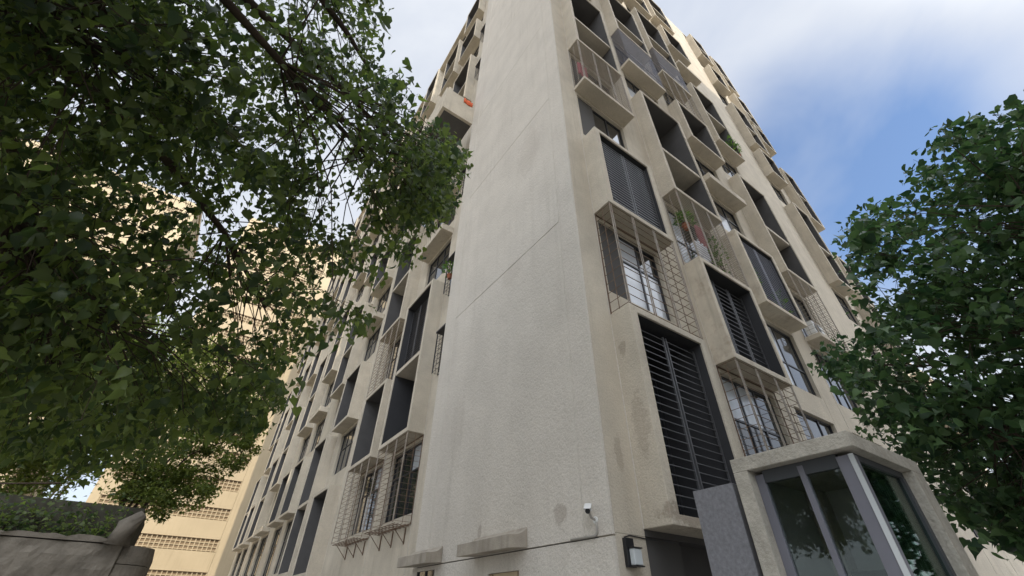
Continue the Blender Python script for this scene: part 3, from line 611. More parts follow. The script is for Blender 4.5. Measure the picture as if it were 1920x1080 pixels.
def crown(tree, base, fork, sp, m_, per, size, droop, hx, count, limbs, rtrunk, shape=(1, 1), extra=()):
    MB().tube([base, tuple(Vector(base).lerp(Vector(fork), 0.3)+Vector((0.08, 0.05, 0))), tuple(Vector(base).lerp(Vector(fork), 0.65)+Vector((-0.06, 0.04, 0))), fork], [rtrunk*1.35, rtrunk*1.05, rtrunk*0.9, rtrunk*0.75], 12).build('trunk', bark, tree, smooth=True)
    cs = sp[RNG.choice(len(sp), limbs, replace=False), :3]
    for _ in range(12):
        idx = np.argmin(((sp[:, None, :3]-cs[None])**2).sum(2), axis=1)
        for k in range(limbs):
            if (idx == k).any(): cs[k] = sp[idx == k, :3].mean(0)
    tw = MB()
    for k in range(limbs):
        a_, b_ = Vector(fork), Vector(cs[k]); mid = a_.lerp(b_, 0.5)+Vector((0, 0, 0.12*(b_-a_).length))+Vector(RNG.normal(0, 0.18, 3))
        q1 = a_.lerp(mid, 0.5)+Vector(RNG.normal(0, 0.08, 3)); q3 = mid.lerp(b_, 0.5)+Vector(RNG.normal(0, 0.1, 3))
        r0 = rtrunk*0.42
        MB().tube([a_, q1, mid, q3, b_], [r0, r0*0.75, r0*0.5, r0*0.33, r0*0.2], 8).build('limb', bark, tree, smooth=True)
        for s in sp[idx == k]:
            e = Vector(s[:3]); cand = [u_.lerp(v_, i_/7) for u_, v_ in ((q1, mid), (mid, q3), (q3, b_)) for i_ in range(8)]
            cand.sort(key=lambda v_: (v_-e).length); st = cand[int(RNG.integers(0, 9))]
            mm = st.lerp(e, 0.55)+Vector((0, 0, 0.10*(e-st).length))+Vector(RNG.normal(0, 0.06, 3))
            tw.tube([st, mm, e], [0.011, 0.007, 0.004], 4)
            for _ in range(2): tw.tube([mm.lerp(e, .4), mm.lerp(e, .8)+Vector(RNG.normal(0, s[3]*0.45, 3))+Vector((0, 0, -0.05)), e+Vector(RNG.normal(0, s[3]*0.4, 3))+Vector((0, 0, -0.15))], [0.004, 0.003, 0.002], 3)
    for pts, rr in extra: MB().tube(pts, rr, 8).build('limb', bark, tree, smooth=True)
    o = tw.build('twigs', bark, tree); o['kind'] = 'stuff'
    P_ = []; 
    for s in sp:
        k = int(per*RNG.uniform(0.7, 1.3)); v = RNG.normal(0, 1, (k, 3)); v /= np.linalg.norm(v, axis=1, keepdims=True)
        v *= (RNG.random((k, 1))**0.45)*s[3]*1.05; v[:, 2] = v[:, 2]*0.85-0.05
        P_.append(v+s[:3])
    P_ = np.concatenate(P_); k = len(P_)
    D_ = np.stack([RNG.normal(0, hx, k), RNG.normal(0, hx, k), RNG.normal(-droop, 0.35, k)], 1)
    Nn = np.stack([RNG.normal(0, 0.6, k), RNG.normal(0, 0.6, k), RNG.normal(0.9 if droop < 0.7 else 0.25, 0.45, k)], 1)
    S_ = size*(0.45+0.95*RNG.random(k)**1.2)
    onescale(tree, P_, D_, Nn, S_, m_, count, shape)
SL = '-7.79,-0.9,6.45,0.26;-5.85,3.79,3.65,0.39;-6.16,-1.2,5.96,0.25;-8.18,0.66,6.36,0.38;-3.71,-0.15,6.22,0.42;-5.61,-0.64,5.59,0.29;-6.04,0.31,5.92,0.44;-7.51,-0.14,7.5,0.29;-5.29,-0.43,7.96,0.42;-8.94,0.72,6.59,0.36;-7.56,-0.54,6.75,0.24;-5.61,3.16,3.32,0.4;-6.71,-2.27,5.38,0.26;-6.57,-1.2,5.16,0.43;-6.97,-1.96,5.12,0.26;-8.28,-0.83,6.68,0.28;-8.28,2.1,5.45,0.31;-6.83,-0.58,6.84,0.24;-6.83,3.7,3.64,0.33;-7.18,-0.89,5.48,0.28;-9.2,0.09,7.85,0.35;-5.81,3.2,3.63,0.39;-6.59,-1.8,6.43,0.41;-4.45,2.43,4.51,0.36;-6.73,4.23,3.55,0.24;-8.74,0.13,6.48,0.35;-3.66,-0.47,5.26,0.3;-7.53,-1.14,9.04,0.4;-6.67,1.07,7.71,0.29;-8.27,2.82,5.11,0.34;-8.56,1.15,6.9,0.32;-5.96,-2.49,7.52,0.34;-4.87,-0.94,5.28,0.28;-6.8,3.9,4.9,0.36;-6.57,3.53,3.84,0.36;-6.96,1.48,3.6,0.37;-9.06,0.39,7.06,0.27;-6.56,0.9,4.99,0.36;-5.69,-0.79,6.68,0.23;-7.85,2.28,4.63,0.38;-4.5,3.39,4.03,0.29;-7.46,3.28,5.85,0.42;-5.77,1.4,3.64,0.31;-7.91,1.92,5.42,0.36;-5.71,-1.43,5.65,0.28;-8.59,1.36,7.32,0.26;-5.17,2.37,7.66,0.28;-6.97,-1.89,4.85,0.29;-4.36,2.11,5.38,0.33;-4.18,-1.26,5.47,0.26;-7.93,1.18,6.35,0.41;-6.18,-1.05,4.55,0.41;-5.01,-1.3,8.42,0.33;-7.52,3.99,4.12,0.38;-6.79,-1.12,8.3,0.42;-6.46,0.12,8.82,0.37;-4.73,1.41,6.2,0.43;-7.51,1.83,3.98,0.34;-6.85,-1.51,5.01,0.39;-6.43,-0.9,9.85,0.4;-8.74,1.61,6.58,0.38;-7.64,0.92,6.3,0.24;-4.12,2.94,5.13,0.32;-7.94,3.77,3.42,0.29;-6.84,2.83,5.84,0.3;-6.4,-0.75,4.04,0.28;-8.01,0.35,5.58,0.43;-6.06,0.5,3.03,0.43;-5.67,3.14,6.24,0.24;-6.27,-0.28,3.24,0.39;-7.74,-1.3,6.28,0.3;-6.44,1.26,8.61,0.26;-7.44,3.07,3.2,0.37;-7.35,-1.18,4.98,0.33;-6.69,0.84,7.67,0.4;-6.72,-0.56,8.05,0.3;-8.81,0.97,6.13,0.31;-6.78,0.44,5.53,0.32;-7.9,2.83,3.83,0.32;-7.7,2.63,6.03,0.33;-6.98,-0.54,7.9,0.35;-6,-2.28,8.09,0.4;-6.35,0.32,4.13,0.3;-7.09,1.44,5.55,0.3;-6.83,-0.43,4.36,0.41;-7.94,3.43,3.81,0.24;-4.03,1.25,6.48,0.28;-5.24,1.16,3.36,0.33;-7.54,-1.38,7.67,0.41;-6.91,4.03,4.12,0.4;-7.95,2.2,4.62,0.36;-5.2,-0.07,4.02,0.32;-7.02,1.27,3.54,0.3;-7.22,2.23,3.9,0.32;-6.37,2.26,4.31,0.34;-6.33,-1.13,7.76,0.36;-7.16,-0.34,5.71,0.29;-6.66,-0.45,6.55,0.37;-9.16,0.39,7.99,0.23;-5.35,-2.68,9.29,0.34;-7.97,1.58,6.17,0.29;-6.08,2.34,4.66,0.43;-5.83,-0.46,3.53,0.3;-6.26,2.14,7.59,0.32;-7.3,-1.23,6.9,0.27;-7.76,-0.72,6.74,0.38;-5.26,0.85,7.85,0.41;-7.47,2.71,3.25,0.37;-8.34,2.17,6.09,0.3;-5.47,0.64,3.25,0.41;-4.19,1.94,4.91,0.38;-7.47,-0.21,5.05,0.38;-5.7,3.24,5.09,0.42;-9.16,-0.09,8.14,0.41;-7.81,3.08,3.71,0.26;-3.84,-0.02,5.92,0.24;-6.15,2.58,4.92,0.27;-7.06,0.19,3.78,0.23;-4.98,-2.45,5.77,0.33;-5.81,2.04,6.46,0.42;-7,3.31,5.11,0.31;-4.24,3.8,4.49,0.38;-5.38,1.07,8.17,0.42;-8.12,-0.37,6.21,0.41;-4.33,-0.52,8.09,0.28;-7.76,-1.34,6.77,0.35;-6.49,3.76,3.43,0.26;-5.72,2.15,5.64,0.27;-6.61,-1.77,7.01,0.24;-7.38,0.41,4.39,0.4;-7.04,2.52,3.76,0.28;-5.18,1.87,3.49,0.38;-7.13,-1.76,6.14,0.38;-6.36,-1.82,6.27,0.3;-4.35,-0.47,6.74,0.42;-7.98,2.54,4.7,0.42;-6.78,2.31,7.38,0.25;-7.14,-0.46,4.78,0.29;-7.34,-0.67,7.02,0.37;-7.8,1.44,6.22,0.24;-5.47,-2.51,8.52,0.28;-5.26,-2.64,6.1,0.38;-7.01,-0.04,6.01,0.35;-6.65,0.44,3.23,0.36;-5.84,-1.94,9.09,0.4;-5.96,-0.1,8.55,0.43;-7.37,2.51,6.96,0.42;-8.53,1.63,6.16,0.39;-7.13,2.82,4.53,0.42;-7.65,1.23,4.3,0.28;-8.56,1.48,6.15,0.34;-7.13,-0.26,5.48,0.36;-6.06,2.97,6.08,0.37;-4.71,3.2,6.29,0.31;-5.1,-0.94,7.03,0.36;-4.49,-1.44,6.7,0.36;-5.43,1.11,6.87,0.31;-7.11,-0.19,4.22,0.28;-7.64,0.28,5.22,0.43;-5.93,-0.37,5.22,0.3;-6.96,1.57,5.54,0.33;-5.42,-0.56,5.26,0.37;-5.08,-2.03,8.66,0.29;-3.56,1.49,6.3,0.42;-5.46,-1.49,8.95,0.42;-6.96,-1.57,4.98,0.38;-7.41,-1.36,5.1,0.43;-4.7,0.97,3.37,0.37;-5.32,-0.58,5.5,0.42;-9.6,0.1,7.86,0.37;-4.48,-0.2,8.57,0.36;-6.22,1.44,5.79,0.37;-7.8,0.89,7.78,0.3;-7.52,1.41,7.52,0.38;-6.81,1.83,4.04,0.27;-4.33,2.59,6.52,0.24;-7.08,0.35,4.21,0.28;-6.48,0.63,3.23,0.28;-8.23,0.95,7.03,0.35;-6.62,0.14,5.41,0.41;-4.45,1.39,8.34,0.29;-8.04,-0.25,6.38,0.38;-7.06,1.99,7.71,0.33;-7.53,1.74,4.56,0.34;-6.52,1.41,4.6,0.35;-6.93,3.33,4.62,0.43;-6.67,-1.51,5.93,0.33;-7.69,3.34,4.05,0.43;-7.2,2.22,4.32,0.29;-6.6,3.8,4.18,0.31;-5.06,-2.49,6.53,0.41;-7.98,1.29,6.45,0.27;-8.86,0.8,6.46,0.36;-6.91,0.05,6.47,0.38;-4.62,2.89,4.9,0.39;-4.01,-0.02,6.33,0.26;-7.86,0.67,6.02,0.27;-8.86,1.42,6.29,0.28;-8.01,2.33,5.02,0.27;-6.9,0.65,3.45,0.29;-4.68,0.45,9.17,0.37;-6.46,1.64,5.88,0.43;-5.24,-1.16,4.85,0.27;-7.11,1.53,4.91,0.26;-7.04,0.74,3.54,0.33;-5.54,-1.71,7.92,0.39;-6.33,2.71,5.86,0.41;-8.73,-0,6.8,0.37;-7.71,2.18,6.66,0.35;-5.22,0.45,6.48,0.31;-4.3,2.88,4.93,0.25;-5.92,3.44,3.14,0.3;-3.29,0.79,7.75,0.3;-5.55,-1.08,8.82,0.4;-6.68,2.82,4.04,0.33;-5.08,1.62,3.64,0.29;-7.99,1.61,4.66,0.27;-5.56,0.87,4.41,0.28;-4.33,1.41,4.65,0.35;-5.03,0.25,6.36,0.23;-5.18,1.78,3.74,0.41;-6.07,-0.05,3.13,0.36;-5.43,-1.02,7.18,0.27;-7.96,1.01,7.16,0.37;-5.07,-1.14,5.77,0.39;-6.95,0.8,8.13,0.27;-6.14,1.58,7.23,0.23;-6.35,-0.8,4.11,0.31;-3.29,-0.05,7.39,0.41;-6.36,-0.15,5.5,0.29;-8.61,1.82,5.64,0.41;-6.35,4.17,4.1,0.29;-7.9,0.4,6.44,0.25;-6.27,1.22,7.45,0.37;-5.12,-2.43,6.87,0.29;-6.09,-2.37,7.53,0.28;-6.81,1.32,3.49,0.35;-8.2,1.92,4.83,0.28;-5.91,-1.38,6.19,0.28;-6.16,-0.86,5.24,0.27;-7.88,0.16,8.07,0.34;-6.84,3.41,3.91,0.24;-5.16,0.15,6.05,0.33;-6.73,2.75,6.65,0.36;-8.18,1.33,4.97,0.37;-6.01,-2.62,6.02,0.39;-5.85,2.09,7.04,0.43;-6.24,-0.95,4.92,0.26;-5.7,-1.24,8.51,0.43;-8.42,1.54,6.15,0.36;-8.06,-0.98,5.86,0.34;-7.02,0.62,3.78,0.24;-6.52,-0.14,3.1,0.41;-8.12,0.45,7.73,0.32;-7.29,-0.91,6.19,0.28;-3.2,-0.25,7.84,0.24;-7.11,-0.48,7.04,0.27;-6.86,0.27,5.55,0.26;-6.59,0.67,7.23,0.25;-7.56,2.12,6.63,0.32;-4.84,1.44,4.32,0.37;-7.78,2.16,5.48,0.32;-8.3,0.38,7.7,0.34;-5.22,-1.75,9.95,0.34;-7.8,2.36,5.45,0.27;-7.26,1.51,4.92,0.34;-9.05,1.27,7.16,0.36;-7.96,0.57,6.31,0.39;-8.59,1.71,5.73,0.41;-5.89,3.52,3.62,0.36;-6.55,0.6,6.53,0.33;-4.45,-0.94,6.17,0.36;-6.55,-0.64,3.59,0.42;-6.35,2.88,3.15,0.23;-8.5,0.44,5.93,0.37;-5.19,-1.61,8.51,0.25;-5.76,-0.14,3.97,0.33;-8.57,3.2,4.84,0.38;-7.79,1.91,4.5,0.32;-7.66,-0.76,7.83,0.41;-6.83,-0.42,9.52,0.43;-4.82,0.13,6.32,0.24;-4.26,0.25,7.38,0.36;-4.09,-0.42,4.04,0.36;-5.13,3.94,3.79,0.29;-7.65,2.81,4.6,0.24;-5.21,1.01,3.13,0.4;-4.88,-0.36,8.18,0.26;-5.41,-1.97,8.59,0.25;-7.57,2.88,3.64,0.31;-5.5,-0.77,9.18,0.35;-7.04,-0.07,6.95,0.41;-6.86,3.55,5.54,0.27;-3.58,-0.43,5.98,0.27;-6.14,-2.26,6.11,0.29;-6.63,-0.75,5.96,0.35;-7.3,1.52,6.45,0.3;-7.96,1.73,4.46,0.36;-6.4,3.91,3.66,0.43;-6.82,0.66,3.21,0.24;-4.53,-0.01,4.53,0.38;-5.73,1.28,4.76,0.3;-4.4,0.15,3.44,0.39;-7.17,2.75,5.35,0.36;-8.38,1.43,5.73,0.23;-6.78,-0.31,3.95,0.31;-5.86,0.63,8.57,0.4;-4.11,0.94,4.7,0.4;-7.08,2.99,5.1,0.43;-5.9,2.32,4.39,0.24;-7.14,-1.03,6.52,0.23;-9.29,-0.11,8.07,0.29;-7.91,1.4,7.58,0.38;-5.55,2.42,3.45,0.3;-4.88,-0.76,5.1,0.43;-5.7,-1.49,5.36,0.28;-8.56,-0.43,6.33,0.31;-8.25,0.64,7.7,0.42;-3.78,-0.89,6.31,0.36;-7.38,1.82,3.9,0.37;-5.38,-2.39,7.08,0.37;-5.84,0.4,3.88,0.31;-7.92,0.35,6.11,0.41;-4.13,-1.14,5.72,0.41;-7.56,1.15,4.66,0.23;-7.59,0.13,5.05,0.43;-7.63,-1.34,6.74,0.3;-8.57,1.21,6.82,0.42;-6.94,0.41,8.91,0.23;-6.53,2.31,7.26,0.35;-6.57,-0.64,3.52,0.31;-7.6,-0.99,6.98,0.32;-4.69,2.41,3.91,0.32;-5.26,-0.63,7.6,0.37;-6.63,0.27,3.72,0.42;-5.47,-0.97,8.61,0.3;-7.22,1.21,3.67,0.34;-5.2,-1.48,9.82,0.41;-7.14,3.52,4.61,0.24;-4.03,-0.95,6.42,0.28;-5.03,-0.49,9.54,0.36;-6.62,-0.68,5.51,0.36;-5.44,-2.07,9.68,0.28;-7.42,2.32,6.32,0.37;-6.86,1.41,4.12,0.4;-8.19,1.17,6.04,0.36;-6.31,0.14,3.35,0.34;-9.08,-0.09,8.24,0.4;-8.05,2.25,5.51,0.24;-6.55,0.14,4.41,0.32;-6.51,0.44,5.44,0.37;-6.99,1.66,5.92,0.42;-7.45,-0.71,5.48,0.34;-7.4,2.1,5.39,0.37;-7.18,-0.17,8.18,0.26;-7.85,-0.64,5.33,0.35;-7.48,-1.48,6.39,0.23;-4.79,-0.06,5.75,0.43;-4.96,2.43,5.72,0.33;-6.5,-1.29,5.09,0.35;-6.52,1.31,6.34,0.41;-4.02,4.14,4.93,0.25;-6.6,3.12,5.12,0.25;-3.2,1.1,8.07,0.25;-7.46,2.08,4.35,0.38;-5.4,-3.04,6.5,0.31;-5.93,0.95,5.1,0.29;-7.72,2.37,6.52,0.27;-5.4,0.53,7.46,0.37;-7.76,1.16,4.5,0.29;-7.33,2.72,5.08,0.4;-6.69,-0.25,8.68,0.23;-6.71,0.81,6.83,0.25;-6.4,-1.73,6.53,0.24;-7.61,1.56,5.52,0.35;-5.49,1.94,5.6,0.23;-6.69,0.68,4.48,0.38;-6.06,-1.72,8.66,0.4;-7.29,0.38,4.08,0.34;-5.07,-0.12,9.72,0.36;-7.71,2.03,3.94,0.25;-6.37,-0.66,7.13,0.33;-7.18,0.03,3.98,0.31;-3.06,1.24,6.9,0.43;-6.48,-0.29,6.22,0.24;-7.41,-0.4,5.73,0.26;-7.27,-1.41,6.72,0.34;-4.3,2.92,3.93,0.38;-7.98,2.97,4.06,0.26;-6.65,0.72,4.08,0.41;-7.56,2.43,5.96,0.28;-6.67,-2.11,6.38,0.4;-6.82,-1.13,4.96,0.36;-5.03,-0.84,7.86,0.39;-7.11,3.8,4.1,0.42;-7.56,-0.46,5.63,0.25;-8.06,-0.41,7.96,0.28;-6.52,3.1,5.72,0.43;-5.23,2.85,4,0.39;-6.71,0.24,3.27,0.3;-6.32,-0.38,6.05,0.32;-5.86,-0.13,9.39,0.34;-7.89,-0.2,7.13,0.38;-5.43,-1.74,8.73,0.24;-5.02,1.61,5.36,0.39;-6.9,-0.91,8.56,0.31;-7.38,0.21,8.26,0.35;-6,0.12,3.01,0.31;-7.39,-1.01,7.77,0.4;-5.45,2.55,4.73,0.24;-4.21,1.44,6.31,0.43;-4.16,0.42,6.81,0.31;-5.03,1.97,7.09,0.43;-6.28,-1.29,5.31,0.38;-9.14,0.55,7.34,0.27;-7.09,-1.48,8.41,0.36;-8.59,2.45,5.75,0.33;-7.56,-1.14,5.37,0.24;-4.5,-0.47,4.95,0.36;-6.48,1.4,4.61,0.23;-5.92,-0.11,7.7,0.32;-6.92,2.33,3.25,0.37;-7.9,-0.9,6.83,0.42;-4.62,2.33,4.21,0.38;-7.07,-0.77,7.62,0.29;-3.5,1.23,5.15,0.27;-7.96,-0.34,6.08,0.23;-8.1,1.1,4.87,0.33;-7.15,2.5,3.84,0.28;-3.3,1,6.6,0.25;-6.87,2.17,4.02,0.4;-7.41,0.01,7.38,0.35;-7.88,-0.77,7.06,0.24;-7.13,2.65,3.36,0.32;-7.44,3.44,3.39,0.29;-5.87,2.87,6.51,0.41;-5.91,-2.45,7.39,0.26;-7.12,1.48,3.5,0.31;-5.68,3.83,4.39,0.35;-6.7,1.55,7.59,0.24;-6.09,-0.68,3.83,0.23;-5.62,-0.28,5.01,0.24;-8.57,2.1,5.5,0.37;-3.67,-1.3,5.79,0.44;-4.26,0.55,9.01,0.24;-5.68,3.07,4.29,0.4;-4.24,0.99,8.66,0.33;-5.47,1.48,8.4,0.28;-6.99,-1.59,4.75,0.31;-7.84,-0.67,8.93,0.23;-7.68,1.33,4.34,0.4;-7.05,0.94,6.02,0.32;-7.18,0.95,5.56,0.24;-5.37,-0.23,6.57,0.25;-5.75,-0.37,5.95,0.38;-6.84,-1.9,5.96,0.23;-6.02,0.6,8,0.4;-5.89,0.31,3.29,0.43;-5.93,1.1,7.75,0.36;-5.2,1.34,4.57,0.23;-9.23,1.22,6.79,0.42;-6.44,-1.72,5.78,0.4;-5.66,2.07,4.27,0.25;-7.96,1.67,5.98,0.27;-4.79,0.86,3.31,0.29;-6.67,0.6,3.26,0.36;-6.87,-1.45,5.09,0.43;-6.13,1.63,3.02,0.29;-7.55,1.12,4.02,0.42;-4.76,-0.78,8.07,0.25;-8.22,0.53,8.35,0.42;-6.7,-0.28,6.13,0.44;-4.52,2.06,4.79,0.26;-8.31,-0.96,6.34,0.41;-6.55,-1.38,7.81,0.41;-7.88,-0.13,7.33,0.42;-6.94,-1.55,7.14,0.38;-3.22,3.12,6.2,0.32;-4.54,-1.57,5.74,0.4;-2.7,0.63,7.9,0.27;-6.74,0.91,4.34,0.29;-6.72,0.68,6.06,0.4;-5.41,-1.15,6.2,0.25;-5.2,1.83,7.62,0.39;-4,-0.39,8.13,0.37;-6.06,-1.64,5.39,0.34;-6.3,0.8,7.15,0.4;-7.72,0.22,6.01,0.36;-7.84,2.44,3.99,0.41;-7.08,-0.21,5.24,0.38;-9.2,-0.03,7.59,0.42;-8.66,0.99,6.6,0.31;-7.03,-0.95,4.33,0.37;-4.69,-0.47,4.15,0.37;-6.03,0.79,4.03,0.41;-4.84,1.32,5.9,0.31;-6.18,-0.62,5.53,0.23;-6.56,0.87,8.3,0.34;-5.86,0.92,7.82,0.29;-6.15,0.18,3.87,0.25;-7.44,0.61,8.2,0.41;-6.02,3.4,4.79,0.25;-7.7,-0.84,9.08,0.28;-7.95,0.83,6.69,0.39;-4.72,2.7,4,0.32;-8.25,1.41,6.62,0.36;-7.17,-1.46,4.76,0.38;-5.14,0.79,5.36,0.26;-7.18,-1.33,5.92,0.27;-4.34,-1.7,6.02,0.31;-7.28,-0.62,6.4,0.36;-7.86,1.35,5.01,0.4;-4.14,0.74,5.71,0.34;-7.66,-0.09,6.23,0.38;-8.29,2.41,4.77,0.27;-7.88,-0.34,6.85,0.38;-6.46,2.67,3.8,0.3;-7.47,-0.54,9.21,0.38;-8.27,1.83,6.99,0.39;-6.61,0.35,3.66,0.41;-7.14,0.8,7.61,0.43;-7.9,-1.08,8.09,0.27;-7.34,1.53,4.3,0.37;-5.82,1.91,4.22,0.34;-7.83,0.93,5.27,0.35;-6.91,3.65,5.16,0.29;-6.77,1.42,7.98,0.38;-6.72,-1.99,6.61,0.23;-6.03,1.11,3.83,0.24;-5.92,-0.39,3.7,0.26;-6.29,2.53,4.55,0.32;-5.93,-1.69,9.55,0.4;-6.51,1.66,4.53,0.27;-7.06,-1.99,5.15,0.31;-7.18,-0.77,7.7,0.42;-6.66,4.12,4.47,0.38;-5.74,-1.2,5.26,0.42;-7.38,-0.18,8.79,0.26;-4.23,3.31,6.53,0.4;-5.81,0.81,3.07,0.39;-6.65,1.52,5.68,0.28;-7.68,0.97,5.05,0.26;-6.65,-1.26,4.88,0.36;-6.57,3.22,4.51,0.37;-6.27,2.7,3.78,0.34;-3.94,4,4.71,0.26;-5.65,-1.67,6.69,0.43;-7.95,-1.17,6.55,0.23;-5.55,2.05,5.92,0.31;-6.86,1.8,7.02,0.38;-7.41,4.16,3.11,0.23;-7.19,-1.09,6.44,0.25;-8.44,2.1,5.09,0.44;-6.09,2.04,7.64,0.4;-5.81,-0.06,5.81,0.29;-4.95,0.41,6.07,0.25;-7.23,-0.59,5.07,0.24;-7.05,-0.52,9.22,0.4;-4.83,0.27,5.39,0.33;-7.07,-0.27,7.78,0.3;-4.65,1.84,6.81,0.38;-7.07,1.74,5.6,0.42;-6.42,-0.01,3.31,0.3;-8.57,1.04,7.69,0.3;-5.28,1.79,5.42,0.39;-6.79,-0.23,5.1,0.33;-5.53,3.07,4.27,0.27;-4.5,1.77,5.87,0.36;-6.56,-1.43,7.61,0.39;-4.9,-0.61,7.53,0.44;-8.37,0.13,7.88,0.41;-6.38,-2.46,5.36,0.35;-5.3,0.26,9.08,0.36;-7.3,2.4,5.25,0.29;-5.72,1.9,7.56,0.27;-7.04,0.75,6.24,0.3;-4.82,0.85,6.01,0.28;-5.92,-1.09,4.81,0.27;-6.32,2.92,6.71,0.3;-6.41,1.64,5.53,0.34;-5.48,2.74,6.5,0.39;-6.47,-0.62,4.11,0.32;-7.2,-0.31,4.11,0.41;-6.19,0.38,3.84,0.41;-8.66,0.03,7.99,0.43;-7.01,-0.07,7.16,0.37;-6.77,1.7,7.1,0.39;-6.62,1.65,6.39,0.38;-7.9,-1.31,5.94,0.42;-7.71,0.05,8.74,0.31;-5.78,0.66,4.59,0.3;-7.78,-0.11,5.99,0.34;-5.27,-1.1,6.24,0.42;-5.97,1.73,3.15,0.33;-6.53,-2.17,5.38,0.3;-5.91,3.14,3.43,0.42;-4.43,0.91,3.32,0.25;-4.47,0.69,3.46,0.39;-5.2,2.46,6.72,0.36;-8.86,-0.47,6.95,0.27;-5.26,-0.37,7.75,0.29;-6.91,-1.29,5.53,0.25;-6.05,-0.24,4.28,0.3;-7.56,0.05,5.51,0.42;-4.46,1.02,3.73,0.28;-5.38,-0.11,3.07,0.4;-7.08,-1.67,4.73,0.26;-6.64,-2,6.16,0.31;-7.35,1.41,4.45,0.35;-6.99,4.07,3.66,0.33;-6.24,1.56,3.42,0.3;-5.01,0.15,3.74,0.3;-5.37,1.18,8.75,0.38;-6.98,1.41,3.75,0.25;-3.38,-0.63,6.12,0.3;-4.35,1.29,8.79,0.38;-3.85,-0.54,6.27,0.31;-6.73,-0.98,4.37,0.23;-5.71,-1.98,9.51,0.32;-6.24,0.18,6.5,0.27;-6.83,1.3,4.52,0.41;-7.99,-0.21,6.2,0.42;-7.53,2.1,6.92,0.24;-7.4,3.21,4.69,0.24;-6.54,-1.46,8.63,0.3;-6.88,-0.02,4.28,0.24;-5.06,1.05,8.58,0.35;-6.56,2.85,4.15,0.24;-5.94,4.43,3.71,0.39;-6.95,1.22,4.07,0.42;-7.3,2.09,3.12,0.34;-7.31,1.51,4.14,0.38;-6.71,-0.4,3.86,0.43;-6.08,2.24,3.53,0.37;-6.08,1.88,6.45,0.36;-7.76,0.52,5.01,0.34;-4.26,1.36,6.09,0.36;-7.62,3.75,3.84,0.4;-7.2,-1.01,5.44,0.32;-3.86,0.14,6.39,0.41;-6.91,3.17,3.66,0.3;-8.41,1.77,6.06,0.3;-5.11,3.55,3.74,0.36;-6.49,0.42,6.84,0.27;-4.09,-0.57,4.9,0.36;-7.83,0.52,7.73,0.24;-8.75,-0.44,8.45,0.32;-4.57,0.58,5.86,0.43;-7.01,2.76,3.99,0.27;-6.28,3.75,5.55,0.43;-6.86,2.92,5.4,0.28;-6.97,2.37,6.79,0.32;-6.92,1.24,3.32,0.29;-7.49,0.4,7.11,0.4;-5.31,-1.12,6.97,0.25;-5.77,-1.07,5.14,0.3;-5.72,-0.31,3.8,0.32;-8.77,1.5,6.65,0.39;-5.19,1.34,3.1,0.34;-6.07,-1.46,5.18,0.37;-6.04,-0.16,3.54,0.25;-3,-0.39,7.66,0.24;-5.55,0.48,6.5,0.4;-5.35,-1.64,6.24,0.38;-5.53,-1.86,7.39,0.38;-6.35,-1.33,5.6,0.27;-5.64,3.44,3.94,0.37;-4.96,-0.34,4.87,0.32;-6.19,1.56,4.29,0.34;-5.35,1.67,4.12,0.37;-5.98,3.02,4.35,0.4;-7.53,2.74,5.41,0.28;-4.24,-1.2,6.34,0.33;-8.59,2.68,5.54,0.23;-6.28,-0.77,8.61,0.36;-7.82,-0.79,8.63,0.29;-7.89,0.38,6.22,0.31;-5.82,4.39,3.47,0.25;-5.03,0.61,9.1,0.42;-7.02,1.74,4.32,0.36;-5.53,1.83,7.64,0.33;-7.97,0.37,5.53,0.27;-7.19,3.59,4,0.38;-7.68,-0.21,9.08,0.31;-7.35,-1.46,7.4,0.36;-6.97,-1.59,6.9,0.23;-9.05,-0.3,7.55,0.32;-9.03,1.97,6.43,0.27;-6.47,0,4.09,0.38;-6.71,0.83,7.1,0.41;-6.88,1.74,3.24,0.3;-6.88,2.5,3.84,0.34;-5.72,-1.61,9.01,0.41;-7.24,2.95,4.23,0.4;-5.63,3.57,5.64,0.4;-6.79,3.94,4.38,0.3;-8.14,0.37,6.52,0.34;-8.97,1.46,6.83,0.29;-7.12,2.84,3.73,0.41;-7.25,2.16,3.96,0.34;-3.35,-0.23,6.41,0.35;-3.48,-0.98,5.57,0.28;-3.33,-0.48,6.42,0.36;-3.17,-0.33,6.6,0.32;-3.6,-0.81,5.58,0.38;-2.53,1.95,8.67,0.39;-3.28,0.14,6.56,0.22;-3.09,1.96,8.53,0.36;-3.46,0.27,7.59,0.32;-3.65,-0.69,5.95,0.34;-3.5,-0.55,7.04,0.33;-3.19,0.05,7.45,0.26;-2.58,1.88,8.85,0.38;-3.14,-0.55,7.1,0.32;-3.36,-0.95,6.4,0.38;-3.12,0.83,8.58,0.36;-3.38,0.75,7.86,0.34;-3.39,0.98,9.07,0.35;-3.63,-0.09,6.57,0.37;-3.36,-0.1,7.46,0.22;-2.63,1.16,9.27,0.37;-3.03,0.64,9.23,0.37;-3.38,0.43,8.9,0.39;-3.12,0.24,7.03,0.39;-3.22,1.08,8.79,0.29;-3.39,1.21,9.15,0.37;-3.22,0.15,7.07,0.25;-2.89,1.24,9.24,0.34;-3.75,-1.53,5.86,0.35;-3.33,0.33,7.26,0.22;-3.08,-0.14,7,0.32;-3.11,-0.18,7.71,0.37;-3.13,2.04,8.86,0.27;-3.65,-0.72,7.1,0.32;-2.99,1,9.47,0.28;-3.08,0.07,8.56,0.27;-3.35,0.03,8.02,0.22;-3.49,-0.59,6.95,0.31;-2.51,1.72,8.84,0.37;-3.19,0.26,7.37,0.36;-3.56,-0.72,6.22,0.33;-3.48,-1.23,6.31,0.23;-2.94,1.26,8.23,0.28;-3.44,0.39,8.08,0.24;-3.08,0.47,8.19,0.32'
